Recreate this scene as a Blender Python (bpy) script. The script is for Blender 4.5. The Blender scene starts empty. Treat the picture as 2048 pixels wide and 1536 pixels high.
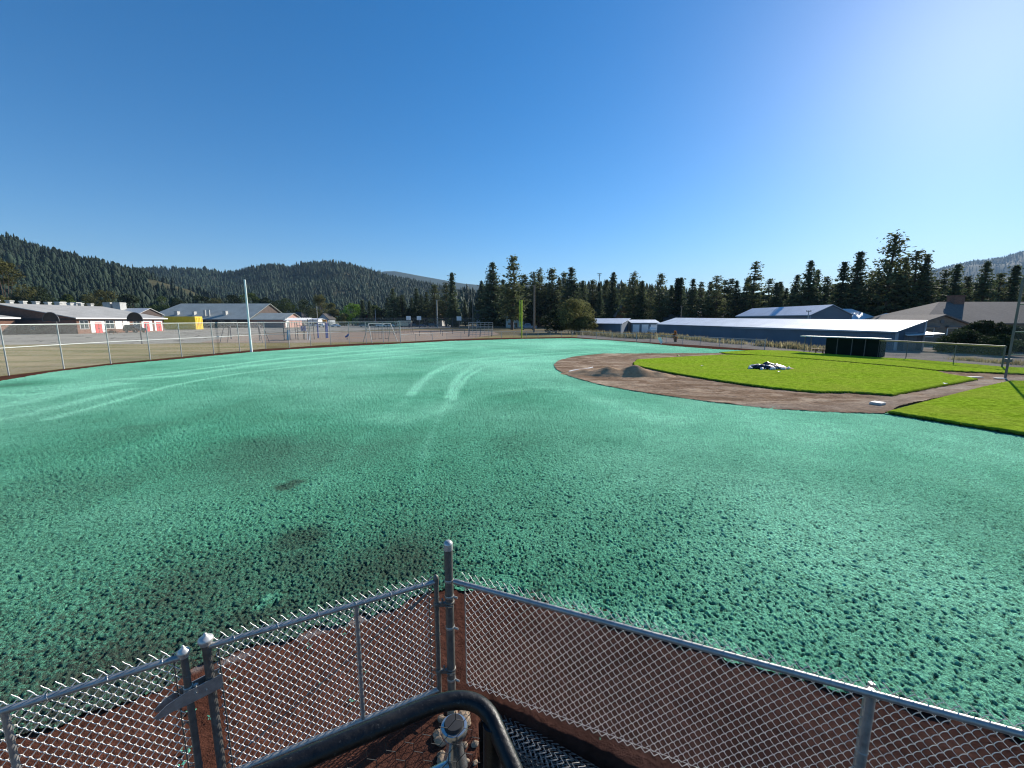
import bpy, math, random
import numpy as np
from mathutils import Vector, Matrix
R = math.radians
scene = bpy.context.scene
COL = scene.collection

# ------------------------------------------------------------------ camera, sky, sun, exposure
H = 3.4                                   # eye height over the ball field
FPX, TILT = 830.0, R(8.77)
CT, ST = math.cos(TILT), math.sin(TILT)
cam_d = bpy.data.cameras.new('camera'); cam = bpy.data.objects.new('camera', cam_d); COL.objects.link(cam)
cam.location = (0, 0, H); cam.rotation_euler = (math.pi/2 - TILT, 0, 0)
cam_d.sensor_width = 36; cam_d.lens = 36*FPX/2048; cam_d.clip_start = 0.05; cam_d.clip_end = 20000
scene.camera = cam

SUN_EL, SUN_AZ = R(25.4), R(46.5)
w = bpy.data.worlds.new('World'); scene.world = w; w.use_nodes = True
nt = w.node_tree; bg = nt.nodes['Background']
sky = nt.nodes.new('ShaderNodeTexSky'); sky.sky_type = 'NISHITA'; sky.sun_disc = False
sky.sun_elevation = SUN_EL; sky.sun_rotation = SUN_AZ; sky.altitude = 300
sky.air_density = 1.0; sky.dust_density = 0.28; sky.ozone_density = 5.0
hs = nt.nodes.new('ShaderNodeHueSaturation'); hs.inputs['Saturation'].default_value = 1.30
nt.links.new(sky.outputs[0], hs.inputs['Color']); nt.links.new(hs.outputs[0], bg.inputs[0]); bg.inputs[1].default_value = 0.085
sd = bpy.data.lights.new('sun', 'SUN'); sd.energy = 4.6; sd.angle = R(0.5); sd.color = (1.0, 0.94, 0.84)
sun = bpy.data.objects.new('sun', sd); COL.objects.link(sun)
sun.rotation_euler = (math.pi/2 - SUN_EL, 0, -SUN_AZ + math.pi)
sdir = Vector((math.sin(SUN_AZ)*math.cos(SUN_EL), math.cos(SUN_AZ)*math.cos(SUN_EL), math.sin(SUN_EL)))
sun.rotation_euler = sdir.to_track_quat('Z', 'Y').to_euler()
scene.view_settings.view_transform = 'Standard'; scene.view_settings.look = 'None'
scene.view_settings.exposure = 0.75; scene.view_settings.gamma = 1
scene.cycles.use_denoising = True; scene.cycles.denoising_prefilter = 'ACCURATE'
try: scene.cycles.denoiser = 'OPENIMAGEDENOISE'
except Exception: pass
scene.cycles.max_bounces = 6; scene.cycles.diffuse_bounces = 3; scene.cycles.glossy_bounces = 3
scene.cycles.transparent_max_bounces = 24; scene.cycles.volume_bounces = 0
scene.cycles.sample_clamp_indirect = 8; scene.cycles.pixel_filter_type = 'BLACKMAN_HARRIS'; scene.cycles.filter_width = 1.15

# ------------------------------------------------------------------ surveying: photo measurements to ground positions
def ray(px, py):
    u, v = (px-1024)/FPX, (py-768)/FPX
    return u, CT - v*ST, -(ST + v*CT)
def G(px, py, z=0.0):                     # point at height z
    a, b, c = ray(px, py); t = (z-H)/c
    return (a*t, b*t, z)
def XY(px, Y, z=0.0):                     # X at depth Y
    return (px-1024)/FPX*(Y*CT + (H-z)*ST)
def ZY(py, Y):                            # height at depth Y
    _, b, c = ray(1024, py); return H + Y*c/b

# ------------------------------------------------------------------ noise (numpy)
def _h(ix, iy, s):
    n = (ix.astype(np.int64)*374761393 + iy.astype(np.int64)*668265263 + s*1274126177) & 0xffffffff
    n = ((n ^ (n >> 13))*1274126177) & 0xffffffff
    return ((n ^ (n >> 16)) & 0xffff)/65535.0
def vn(x, y, s=0):
    x = np.asarray(x, float); y = np.asarray(y, float)
    ix, iy = np.floor(x), np.floor(y); fx, fy = x-ix, y-iy
    fx = fx*fx*(3-2*fx); fy = fy*fy*(3-2*fy)
    a = _h(ix, iy, s); b = _h(ix+1, iy, s); c = _h(ix, iy+1, s); d = _h(ix+1, iy+1, s)
    return (a*(1-fx)+b*fx)*(1-fy) + (c*(1-fx)+d*fx)*fy
def fbm(x, y, s=0, o=4):
    r = 0; a = 0.5; t = 0
    for i in range(o):
        r = r + a*vn(x*2**i + 17.3*i, y*2**i - 9.1*i, s+i); t += a; a *= 0.5
    return r/t

# ------------------------------------------------------------------ mesh builder
class MB:
    def __init__(s): s.v = []; s.f = []; s.n = 0
    def add(s, vs, fs):
        o = s.n; s.v.extend([tuple(p) for p in vs]); s.n += len(vs)
        s.f.extend([tuple(i+o for i in f) for f in fs]); return s
    def box(s, x0, x1, y0, y1, z0, z1, rz=0, c=(0, 0)):
        vs = [(x, y, z) for z in (z0, z1) for (x, y) in ((x0, y0), (x1, y0), (x1, y1), (x0, y1))]
        if rz:
            ca, sa = math.cos(rz), math.sin(rz)
            vs = [(c[0]+(x-c[0])*ca-(y-c[1])*sa, c[1]+(x-c[0])*sa+(y-c[1])*ca, z) for x, y, z in vs]
        return s.add(vs, [(3, 2, 1, 0), (4, 5, 6, 7), (0, 1, 5, 4), (1, 2, 6, 5), (2, 3, 7, 6), (3, 0, 4, 7)])
    def cbox(s, c, sx, sy, sz): return s.box(c[0]-sx/2, c[0]+sx/2, c[1]-sy/2, c[1]+sy/2, c[2]-sz/2, c[2]+sz/2)
    def tube(s, pts, r, n=8, cap=True):
        P = [Vector(p) for p in pts]; rs = r if isinstance(r, (list, tuple)) else [r]*len(P)
        vs = []; fs = []; up = None
        for i, p in enumerate(P):
            d = (P[min(i+1, len(P)-1)] - P[max(i-1, 0)])
            d = d.normalized() if d.length > 1e-9 else Vector((0, 0, 1))
            if up is None: up = d.orthogonal().normalized()
            else:
                up = up - d*up.dot(d); up = up.normalized() if up.length > 1e-6 else d.orthogonal().normalized()
            q = d.cross(up)
            for k in range(n):
                a = 2*math.pi*k/n; vs.append(p + (up*math.cos(a) + q*math.sin(a))*rs[i])
        for i in range(len(P)-1):
            for k in range(n):
                a = i*n+k; b = i*n+(k+1) % n; fs.append((a, b, b+n, a+n))
        if cap: fs.append(tuple(range(n-1, -1, -1))); fs.append(tuple((len(P)-1)*n+k for k in range(n)))
        return s.add(vs, fs)
    def lathe(s, prof, c=(0, 0, 0), n=20):
        vs = []; fs = []
        for r, z in prof:
            for k in range(n):
                a = 2*math.pi*k/n; vs.append((c[0]+r*math.cos(a), c[1]+r*math.sin(a), c[2]+z))
        for i in range(len(prof)-1):
            for k in range(n):
                a = i*n+k; b = i*n+(k+1) % n; fs.append((a, b, b+n, a+n))
        fs.append(tuple(range(n-1, -1, -1))); fs.append(tuple((len(prof)-1)*n+k for k in range(n)))
        return s.add(vs, fs)
    def prism(s, poly, z0, z1):           # polygon (x, y) extruded in z
        n = len(poly)
        vs = [(x, y, z0) for x, y in poly] + [(x, y, z1) for x, y in poly]
        return s.add(vs, [tuple(range(n-1, -1, -1)), tuple(range(n, 2*n))] + [(i, (i+1) % n, (i+1) % n+n, i+n) for i in range(n)])
    def slab(s, quad, t):                 # a quad given thickness t straight down
        q = [Vector(p) for p in quad]; b = [p - Vector((0, 0, t)) for p in q]
        return s.add(q+b, [(0, 1, 2, 3), (7, 6, 5, 4), (0, 4, 5, 1), (1, 5, 6, 2), (2, 6, 7, 3), (3, 7, 4, 0)])
    def mesh(s, name, smooth=False, sharp=True):
        me = bpy.data.meshes.new(name); me.from_pydata(s.v, [], s.f); me.update()
        if smooth: me.polygons.foreach_set('use_smooth', [True]*len(me.polygons)); (me.set_sharp_from_angle(angle=math.radians(50)) if sharp else None)
        return me
    def build(s, name, m, parent=None, smooth=False):
        me = s.mesh(name, smooth, not ('wire' in name or 'selvage' in name or 'tie' in name or 'netting' in name)); return link(name, me, m, parent)
def link(name, me, m, parent=None):
    o = bpy.data.objects.new(name, me); COL.objects.link(o)
    if m is not None and len(me.materials) == 0: me.materials.append(m)
    if parent is not None: o.parent = parent
    return o
def np_mesh(name, V, F, m, smooth=True, parent=None, attrs=None):
    V = np.asarray(V, np.float32); F = np.asarray(F, np.int32); k = F.shape[1]
    me = bpy.data.meshes.new(name); me.vertices.add(len(V)); me.vertices.foreach_set('co', V.ravel())
    me.loops.add(F.size); me.loops.foreach_set('vertex_index', F.ravel())
    me.polygons.add(len(F)); me.polygons.foreach_set('loop_start', np.arange(0, F.size, k, dtype=np.int32))
    me.polygons.foreach_set('loop_total', np.full(len(F), k, np.int32))
    if smooth: me.polygons.foreach_set('use_smooth', np.ones(len(F), bool))
    for an, av in (attrs or {}).items():
        at = me.attributes.new(an, 'FLOAT', 'POINT'); at.data.foreach_set('value', np.asarray(av, np.float32))
    me.update(calc_edges=True); me.validate()
    return link(name, me, m, parent)
def tag(o, label=None, cat=None, group=None, kind=None):
    if label: o['label'] = label
    if cat: o['category'] = cat
    if group: o['group'] = group
    if kind: o['kind'] = kind
    return o
def empty(name, loc, label, cat, group=None, rz=0):
    o = bpy.data.objects.new(name, None); COL.objects.link(o); o.location = loc; o.rotation_euler = (0, 0, rz)
    o.empty_display_size = 0.2
    return tag(o, label, cat, group)
def copy_tree(o, parent=None):
    c = o.copy(); COL.objects.link(c)
    if parent is not None: c.parent = parent
    for ch in list(o.children): copy_tree(ch, c)
    return c

# ------------------------------------------------------------------ materials
class N:
    def __init__(s, name):
        s.m = bpy.data.materials.new(name); s.m.use_nodes = True; s.t = s.m.node_tree
        s.b = s.t.nodes['Principled BSDF']; s.out = s.t.nodes['Material Output']
    def n(s, ty, **k):
        nd = s.t.nodes.new(ty)
        for a, v in k.items(): setattr(nd, a, v)
        return nd
    def l(s, a, b): s.t.links.new(a, b)
    def co(s, which='Object'):
        if not hasattr(s, '_tc'): s._tc = s.n('ShaderNodeTexCoord')
        return s._tc.outputs[which]
    def noise(s, scale, detail=4, rough=0.55, co=None, dist=0.0):
        nd = s.n('ShaderNodeTexNoise'); nd.inputs['Scale'].default_value = scale
        nd.inputs['Detail'].default_value = detail; nd.inputs['Roughness'].default_value = rough
        nd.inputs['Distortion'].default_value = dist
        s.l(co if co is not None else s.co(), nd.inputs['Vector']); return nd.outputs['Fac']
    def ramp(s, fac, stops, interp='LINEAR'):
        r = s.n('ShaderNodeValToRGB'); r.color_ramp.interpolation = interp
        e = r.color_ramp.elements
        while len(e) < len(stops): e.new(0.5)
        for i, (p, c) in enumerate(stops):
            e[i].position = p; e[i].color = (c[0], c[1], c[2], 1) if not isinstance(c, (int, float)) else (c, c, c, 1)
        s.l(fac, r.inputs[0]); return r.outputs[0]
    def mix(s, fac, a, b, mode='MIX'):
        x = s.n('ShaderNodeMix', data_type='RGBA', blend_type=mode)
        for sock, v in ((x.inputs[0], fac), (x.inputs[6], a), (x.inputs[7], b)):
            if isinstance(v, (int, float)): sock.default_value = v
            elif isinstance(v, tuple): sock.default_value = (v[0], v[1], v[2], 1)
            else: s.l(v, sock)
        return x.outputs[2]
    def math(s, op, a, b=0.5, clamp=False):
        x = s.n('ShaderNodeMath', operation=op, use_clamp=clamp)
        for i, v in enumerate((a, b)):
            if isinstance(v, (int, float)): x.inputs[i].default_value = v
            else: s.l(v, x.inputs[i])
        return x.outputs[0]
    def attr(s, name): a = s.n('ShaderNodeAttribute'); a.attribute_name = name; return a.outputs['Fac']
    def bump(s, h, strength, dist):
        b = s.n('ShaderNodeBump'); b.inputs['Strength'].default_value = strength; b.inputs['Distance'].default_value = dist
        s.l(h, b.inputs['Height']); s.l(b.outputs[0], s.b.inputs['Normal'])
    def fin(s, color=None, rough=0.8, metal=0.0, spec=None):
        if color is not None:
            if isinstance(color, tuple): s.b.inputs['Base Color'].default_value = (*color, 1)
            else: s.l(color, s.b.inputs['Base Color'])
        if isinstance(rough, (int, float)): s.b.inputs['Roughness'].default_value = rough
        else: s.l(rough, s.b.inputs['Roughness'])
        s.b.inputs['Metallic'].default_value = metal
        if spec is not None: s.b.inputs['Specular IOR Level'].default_value = spec
        return s.m
def simple(name, c, rough=0.7, metal=0.0, var=0.15, scale=3.0, bump=0.0, spec=None):
    k = N(name); f = k.noise(scale, 5)
    d = tuple(x*(1-var) for x in c); l = tuple(min(1, x*(1+var)) for x in c)
    col = k.ramp(f, [(0.3, d), (0.7, l)])
    if bump: k.bump(k.noise(scale*6, 4), 0.5, bump)
    return k.fin(col, rough, metal, spec)
def world_co(k):
    g = k.n('ShaderNodeNewGeometry'); return g.outputs['Position']
M = {}
def m_field():
    k = N('hydroseed_mulch'); p = world_co(k); cov = k.attr('cover'); soil = k.attr('soil')
    big = k.noise(0.12, 4, 0.5, p); mid = k.noise(2.2, 5, 0.65, p); fine = k.noise(26, 5, 0.7, p); fib = k.noise(75, 3, 0.7, p); grain = k.noise(33, 4, 0.9, p)
    green = k.ramp(cov, [(0.0, (0.070, 0.20, 0.125)), (0.45, (0.135, 0.50, 0.30)), (1.0, (0.36, 0.90, 0.60))])
    green = k.mix(k.ramp(big, [(0.35, 0.0), (0.7, 0.38)]), green, (0.25, 0.52, 0.36))
    v = k.ramp(mid, [(0.3, 0.88), (0.7, 1.1)]); green = k.mix(1.0, green, v, 'MULTIPLY')
    v2 = k.ramp(fib, [(0.3, 0.6), (0.72, 1.3)]); green = k.mix(0.9, green, v2, 'MULTIPLY')
    v3 = k.ramp(grain, [(0.38, 0.32), (0.5, 1.0), (0.64, 1.4)]); green = k.mix(1.0, green, v3, 'MULTIPLY')
    green = k.mix(k.attr('pit'), green, (0.020, 0.030, 0.022))  # shadow inside the pits painted into the mulch colour
    # bare soil showing through where the mulch is thin
    thr = k.math('ADD', k.math('MULTIPLY', fine, 0.9), k.math('MULTIPLY', cov, 0.22))
    hole = k.ramp(thr, [(0.46, 1.0), (0.53, 0.0)])
    bare = k.math('MULTIPLY', hole, k.math('ADD', k.math('MULTIPLY', soil, 1.0), 0.35, True), True)
    k.bump(k.math('ADD', fine, k.math('MULTIPLY', fib, 0.5)), 1.0, 0.06)
    return k.fin(k.mix(bare, green, (0.085, 0.078, 0.062)), 1.0, spec=0.0)
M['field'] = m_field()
def m_reddirt():
    k = N('red_dirt'); p = world_co(k); red = k.attr('cover')
    f = k.noise(1.3, 6, 0.6, p); g = k.noise(14, 6, 0.7, p); h = k.noise(90, 3, 0.6, p)
    base = k.mix(red, (0.056, 0.029, 0.023), (0.112, 0.045, 0.029))
    c = k.mix(1.0, base, k.ramp(f, [(0.3, 0.7), (0.7, 1.25)]), 'MULTIPLY')
    c = k.mix(1.0, c, k.ramp(g, [(0.25, 0.6), (0.7, 1.25)]), 'MULTIPLY')
    c = k.mix(k.ramp(h, [(0.70, 0.0), (0.76, 0.35)]), c, (0.30, 0.22, 0.17))
    c = k.mix(k.attr('soil'), c, (0.34, 0.31, 0.28))
    k.bump(k.math('ADD', g, k.math('MULTIPLY', h, 0.3)), 0.8, 0.04)
    return k.fin(c, 1.0, spec=0.0)
M['reddirt'] = m_reddirt()
def m_track():
    k = N('track_cinder'); p = world_co(k)
    c = k.ramp(k.noise(0.8, 6, 0.6, p), [(0.3, (0.06, 0.028, 0.02)), (0.7, (0.12, 0.055, 0.036))])
    k.bump(k.noise(12, 4, 0.6, p), 0.6, 0.03); return k.fin(c, 0.95, spec=0.0)
M['track'] = m_track()
def m_infield():
    k = N('infield_dirt'); p = world_co(k); st = k.n('ShaderNodeMapping'); k.l(p, st.inputs[0])
    st.inputs['Rotation'].default_value = (0, 0, R(35)); st.inputs['Scale'].default_value = (0.45, 1.0, 1)
    a = k.noise(0.9, 8, 0.72, st.outputs[0], 0.9); b = k.noise(0.35, 5, 0.6, p); g = k.noise(9, 5, 0.7, p)
    c = k.ramp(a, [(0.28, (0.12, 0.078, 0.048)), (0.46, (0.29, 0.195, 0.128)), (0.60, (0.54, 0.41, 0.29))])
    c = k.mix(k.ramp(b, [(0.42, 0.0), (0.62, 0.7)]), c, (0.20, 0.133, 0.088))
    c = k.mix(k.attr('cover'), c, (0.44, 0.36, 0.285))
    c = k.mix(1.0, c, k.ramp(g, [(0.25, 0.65), (0.7, 1.2)]), 'MULTIPLY')
    k.bump(g, 0.7, 0.05); return k.fin(c, 1.0, spec=0.0)
M['infield'] = m_infield()
def m_sod():
    k = N('sod_turf'); p = world_co(k)
    a = k.noise(0.35, 5, 0.6, p); b = k.noise(5, 6, 0.7, p); g = k.noise(38, 4, 0.75, p)
    c = k.ramp(b, [(0.3, (0.12, 0.21, 0.010)), (0.5, (0.26, 0.40, 0.024)), (0.7, (0.44, 0.60, 0.06))])
    c = k.mix(k.ramp(a, [(0.4, 0.0), (0.65, 0.55)]), c, (0.33, 0.38, 0.05))
    c = k.mix(0.9, c, k.ramp(g, [(0.25, 0.45), (0.7, 1.3)]), 'MULTIPLY')
    c = k.mix(k.attr('soil'), c, (0.018, 0.022, 0.008))
    k.bump(k.math('ADD', g, b), 0.8, 0.04); return k.fin(c, 1.0, spec=0.0)
M['sod'] = m_sod()
def m_dry(name, c1, c2, c3, s=0.25, stretch=(1, 1)):
    k = N(name); p = world_co(k); st = k.n('ShaderNodeMapping'); k.l(p, st.inputs[0]); st.inputs['Scale'].default_value = (*stretch, 1)
    a = k.noise(s, 6, 0.62, st.outputs[0]); b = k.noise(s*9, 5, 0.7, st.outputs[0])
    c = k.ramp(a, [(0.3, c1), (0.5, c2), (0.72, c3)])
    c = k.mix(1.0, c, k.ramp(b, [(0.25, 0.7), (0.75, 1.25)]), 'MULTIPLY')
    k.bump(k.noise(6, 4, 0.6, p), 0.5, 0.04); return k.fin(c, 0.95, spec=0.0)
M['ground'] = m_dry('dry_ground', (0.13, 0.11, 0.06), (0.20, 0.165, 0.10), (0.29, 0.24, 0.16), 0.05)
M['drygrass'] = m_dry('dry_grass_strip', (0.14, 0.15, 0.045), (0.29, 0.235, 0.11), (0.42, 0.32, 0.18), 0.16, (0.5, 2.2))
M['chips'] = m_dry('playground_chips', (0.27, 0.20, 0.15), (0.34, 0.27, 0.215), (0.42, 0.25, 0.15), 0.15, (0.5, 2))
M['gravel'] = m_dry('gravel_yard', (0.17, 0.15, 0.13), (0.25, 0.22, 0.19), (0.33, 0.28, 0.22), 0.3)
def m_asph():
    k = N('worn_asphalt'); p = world_co(k)
    a = k.noise(0.08, 5, 0.6, p); v = k.n('ShaderNodeTexVoronoi', feature='DISTANCE_TO_EDGE'); v.inputs['Scale'].default_value = 0.11
    mp = k.n('ShaderNodeVectorMath', operation='ADD'); nz = k.n('ShaderNodeTexNoise'); nz.inputs['Scale'].default_value = 0.15
    k.l(p, nz.inputs['Vector']); sc = k.n('ShaderNodeVectorMath', operation='SCALE'); sc.inputs['Scale'].default_value = 9.0
    k.l(nz.outputs['Color'], sc.inputs[0]); k.l(p, mp.inputs[0]); k.l(sc.outputs[0], mp.inputs[1]); k.l(mp.outputs[0], v.inputs['Vector'])
    c = k.ramp(a, [(0.3, (0.25, 0.225, 0.18)), (0.7, (0.38, 0.34, 0.275))])
    c = k.mix(k.ramp(v.outputs['Distance'], [(0.012, 1.0), (0.03, 0.0)]), c, (0.10, 0.085, 0.065))
    return k.fin(c, 0.9, spec=0.2)
M['asphalt'] = m_asph()
M['road'] = simple('dark_road', (0.055, 0.055, 0.065), 0.9, 0, 0.2, 0.3)
def m_galv(name, c, rough=0.38, metal=0.85):
    k = N(name); f = k.noise(18, 5, 0.7); col = k.ramp(f, [(0.3, tuple(x*0.72 for x in c)), (0.7, tuple(min(1, x*1.15) for x in c))])
    sc = k.noise(90, 3, 0.6); k.bump(sc, 0.15, 0.001)
    return k.fin(col, k.ramp(k.noise(9, 4), [(0.3, rough*0.75), (0.7, rough*1.35)]), metal)
M['galv'] = m_galv('galvanised_pipe', (0.42, 0.41, 0.385), 0.42, 0.55)
M['galvwire'] = m_galv('galvanised_wire', (0.80, 0.77, 0.72), 0.46, 0.6)
M['oldwire'] = m_galv('weathered_wire', (0.50, 0.48, 0.44), 0.5, 0.5)
M['galvdark'] = m_galv('dull_steel', (0.17, 0.16, 0.145), 0.5, 0.5)
M['cap'] = m_galv('cast_cap_metal', (0.62, 0.60, 0.56), 0.42, 0.5)
M['chrome'] = m_galv('bright_cap_metal', (0.60, 0.59, 0.56), 0.22, 0.85)
M['farmetal'] = simple('grey_post_metal', (0.42, 0.42, 0.40), 0.55, 0.3, 0.15, 2)
M['farmetaldark'] = simple('dark_post_metal', (0.13, 0.13, 0.135), 0.6, 0.3, 0.15, 2)
M['white'] = simple('white_paint', (0.78, 0.78, 0.76), 0.5, 0, 0.06, 1.5)
M['yellow'] = simple('yellow_paint', (0.85, 0.60, 0.03), 0.55, 0, 0.08, 0.6)
M['foulyellow'] = simple('foul_pole_yellow', (0.62, 0.58, 0.03), 0.5, 0, 0.08, 1.0)
M['woodpole'] = simple('weathered_pole_wood', (0.20, 0.155, 0.115), 0.85, 0, 0.25, 4, 0.01)
M['wood'] = simple('brown_timber', (0.22, 0.11, 0.055), 0.8, 0, 0.25, 3, 0.01)
M['red'] = simple('red_door_paint', (0.62, 0.075, 0.07), 0.5, 0, 0.1, 2)
M['blue'] = simple('blue_play_paint', (0.035, 0.075, 0.30), 0.45, 0, 0.15, 2)
M['black'] = simple('black_rubber', (0.012, 0.012, 0.014), 0.7, 0, 0.3, 5)
def m_foam():
    k = N('black_handrail_paint'); f = k.noise(26, 6, 0.7); d = k.noise(160, 3, 0.6)
    c = k.ramp(f, [(0.4, (0.005, 0.005, 0.006)), (0.8, (0.020, 0.019, 0.018))])
    c = k.mix(k.ramp(d, [(0.62, 0.0), (0.72, 0.5)]), c, (0.10, 0.095, 0.085))
    k.bump(k.noise(60, 5, 0.7), 0.6, 0.003); return k.fin(c, k.ramp(f, [(0.3, 0.30), (0.7, 0.5)]), 0, 0.35)
M['foam'] = m_foam()
def m_brick(name, c1, c2, mortar, s=1.0):
    k = N(name); b = k.n('ShaderNodeTexBrick'); b.inputs['Scale'].default_value = s
    mp = k.n('ShaderNodeMapping'); mp.inputs['Rotation'].default_value = (R(90), 0, 0); k.l(k.co(), mp.inputs[0])
    # brick courses run along both wall directions: use x+y as the horizontal coordinate
    sp = k.n('ShaderNodeSeparateXYZ'); k.l(k.co(), sp.inputs[0]); cb = k.n('ShaderNodeCombineXYZ')
    k.l(k.math('ADD', sp.outputs[0], sp.outputs[1]), cb.inputs[0]); k.l(sp.outputs[2], cb.inputs[1]); k.l(cb.outputs[0], b.inputs['Vector'])
    b.inputs['Color1'].default_value = (*c1, 1); b.inputs['Color2'].default_value = (*c2, 1); b.inputs['Mortar'].default_value = (*mortar, 1)
    b.inputs['Brick Width'].default_value = 0.4; b.inputs['Row Height'].default_value = 0.2; b.inputs['Mortar Size'].default_value = 0.012
    return k.fin(b.outputs[0], 0.9, spec=0.15)
M['brick'] = m_brick('brown_brick', (0.17, 0.085, 0.06), (0.24, 0.12, 0.085), (0.22, 0.18, 0.15))
M['tanbrick'] = m_brick('tan_brick', (0.20, 0.15, 0.115), (0.28, 0.21, 0.16), (0.24, 0.21, 0.18))
def m_shingle(name, c, s=3.0, var=0.22):
    k = N(name); f = k.noise(s, 6, 0.7); g = k.noise(0.3, 4, 0.5)
    col = k.ramp(f, [(0.3, tuple(x*(1-var) for x in c)), (0.7, tuple(x*(1+var) for x in c))])
    col = k.mix(1.0, col, k.ramp(g, [(0.3, 0.88), (0.7, 1.1)]), 'MULTIPLY')
    k.bump(f, 0.4, 0.03); return k.fin(col, 0.9, spec=0.2)
M['roofgrey'] = m_shingle('pale_shingle_roof', (0.42, 0.405, 0.37))
M['roofgreen'] = m_shingle('grey_green_shingle_roof', (0.36, 0.385, 0.355))
M['roofbrown'] = m_shingle('brown_shingle_roof', (0.17, 0.138, 0.12))
M['roofdark'] = m_shingle('dark_shingle_roof', (0.09, 0.085, 0.085))
M['roofred'] = m_shingle('red_brown_roof', (0.16, 0.07, 0.055))
def m_metalroof(name, c, rough=0.35, metal=0.4, pitch=2.4):
    k = N(name); wv = k.n('ShaderNodeTexWave', wave_type='BANDS', bands_direction='X'); wv.inputs['Scale'].default_value = pitch
    k.l(k.co(), wv.inputs['Vector'])
    col = k.mix(k.ramp(wv.outputs['Fac'], [(0.0, 0.5), (0.12, 0.0)]), c, tuple(x*0.55 for x in c))
    col = k.mix(1.0, col, k.ramp(k.noise(0.4, 4), [(0.3, 0.9), (0.7, 1.08)]), 'MULTIPLY')
    k.bump(wv.outputs['Fac'], 0.5, 0.03); return k.fin(col, rough, metal)
M['metalroof'] = m_metalroof('ribbed_galvanised_roof', (0.86, 0.86, 0.85), 0.62, 1.0, 1.1)
M['metalroof2'] = m_metalroof('pale_blue_metal_roof', (0.60, 0.64, 0.70), 0.6, 0.8, 1.4)
M['bluewall'] = m_metalroof('slate_blue_siding', (0.105, 0.145, 0.19), 0.7, 0.0, 1.6)
M['greywall'] = m_metalroof('grey_blue_siding', (0.155, 0.185, 0.215), 0.6, 0.1, 1.2)
M['creamwall'] = simple('cream_wall', (0.50, 0.47, 0.42), 0.85, 0, 0.1, 0.8)
M['palewall'] = simple('pale_blue_grey_wall', (0.33, 0.37, 0.41), 0.85, 0, 0.1, 0.8)
M['darkwall'] = simple('dark_brown_wall', (0.085, 0.06, 0.05), 0.85, 0, 0.2, 1)
M['pinkwall'] = simple('faded_pink_brick_wall', (0.46, 0.27, 0.22), 0.85, 0, 0.12, 1)
M['greenwall'] = simple('dark_green_boards', (0.006, 0.013, 0.010), 0.9, 0, 0.25, 1.5, spec=0.05)
M['glass'] = simple('window_glass', (0.05, 0.065, 0.075), 0.12, 0, 0.2, 1, spec=0.8)
M['stone'] = simple('tan_river_stone', (0.30, 0.215, 0.14), 0.85, 0, 0.35, 9, 0.01)
M['tan'] = simple('tan_plastic_cap', (0.42, 0.30, 0.14), 0.6, 0, 0.15, 3)
def m_leaf(name, c1, c2, trans=0.25):
    k = N(name); g = k.n('ShaderNodeObjectInfo'); f = k.noise(0.8, 3)
    a = k.mix(f, c1, c2); a = k.mix(1.0, a, k.ramp(g.outputs['Random'], [(0.0, 0.72), (1.0, 1.25)]), 'MULTIPLY')
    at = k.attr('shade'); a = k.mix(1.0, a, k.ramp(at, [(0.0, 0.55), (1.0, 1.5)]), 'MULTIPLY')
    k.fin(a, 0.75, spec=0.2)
    tr = k.n('ShaderNodeBsdfTranslucent'); k.l(a, tr.inputs[0]); mx = k.n('ShaderNodeMixShader'); mx.inputs[0].default_value = trans
    k.l(k.b.outputs[0], mx.inputs[1]); k.l(tr.outputs[0], mx.inputs[2]); k.l(mx.outputs[0], k.out.inputs[0]); return k.m
M['needle'] = m_leaf('conifer_needles', (0.058, 0.082, 0.044), (0.095, 0.120, 0.056), 0.38)
M['pine'] = m_leaf('pine_needles', (0.070, 0.086, 0.040), (0.115, 0.128, 0.054), 0.42)
M['leaf'] = m_leaf('broad_leaves', (0.055, 0.085, 0.018), (0.085, 0.12, 0.028), 0.35)
M['leafbright'] = m_leaf('bright_leaves', (0.09, 0.17, 0.02), (0.14, 0.23, 0.03), 0.35)
M['leafolive'] = m_leaf('olive_brown_leaves', (0.105, 0.115, 0.036), (0.175, 0.165, 0.060), 0.4)
M['leafdark'] = m_leaf('dark_leaves', (0.022, 0.036, 0.014), (0.042, 0.06, 0.022), 0.25)
M['hilltree'] = m_leaf('hill_forest', (0.014, 0.030, 0.020), (0.030, 0.050, 0.026), 0.05)
M['weed'] = m_leaf('weeds', (0.17, 0.16, 0.07), (0.40, 0.33, 0.19), 0.4)
M['rust'] = m_leaf('orange_brown_leaves', (0.30, 0.13, 0.035), (0.42, 0.20, 0.05), 0.4)
M['bark'] = simple('pine_bark', (0.10, 0.065, 0.045), 0.9, 0, 0.3, 3, 0.02)
def m_hill():
    k = N('hill_slope'); p = world_co(k); a = k.noise(0.006, 6, 0.6, p); b = k.noise(0.05, 5, 0.7, p)
    c = k.ramp(a, [(0.35, (0.045, 0.055, 0.026)), (0.55, (0.085, 0.080, 0.042)), (0.72, (0.19, 0.15, 0.085))])
    return k.fin(k.mix(1.0, c, k.ramp(b, [(0.3, 0.6), (0.7, 1.2)]), 'MULTIPLY'), 0.95, spec=0.05)
M['hill'] = m_hill()
def m_mtn():
    k = N('far_mountain'); p = world_co(k); a = k.noise(0.0022, 8, 0.65, p); b = k.noise(0.02, 6, 0.7, p)
    c = k.ramp(a, [(0.35, (0.035, 0.055, 0.035)), (0.6, (0.075, 0.085, 0.05)), (0.75, (0.16, 0.14, 0.095))])
    return k.fin(k.mix(1.0, c, k.ramp(b, [(0.35, 0.45), (0.65, 1.2)]), 'MULTIPLY'), 0.95, spec=0.05)
M['mtn'] = m_mtn()
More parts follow.
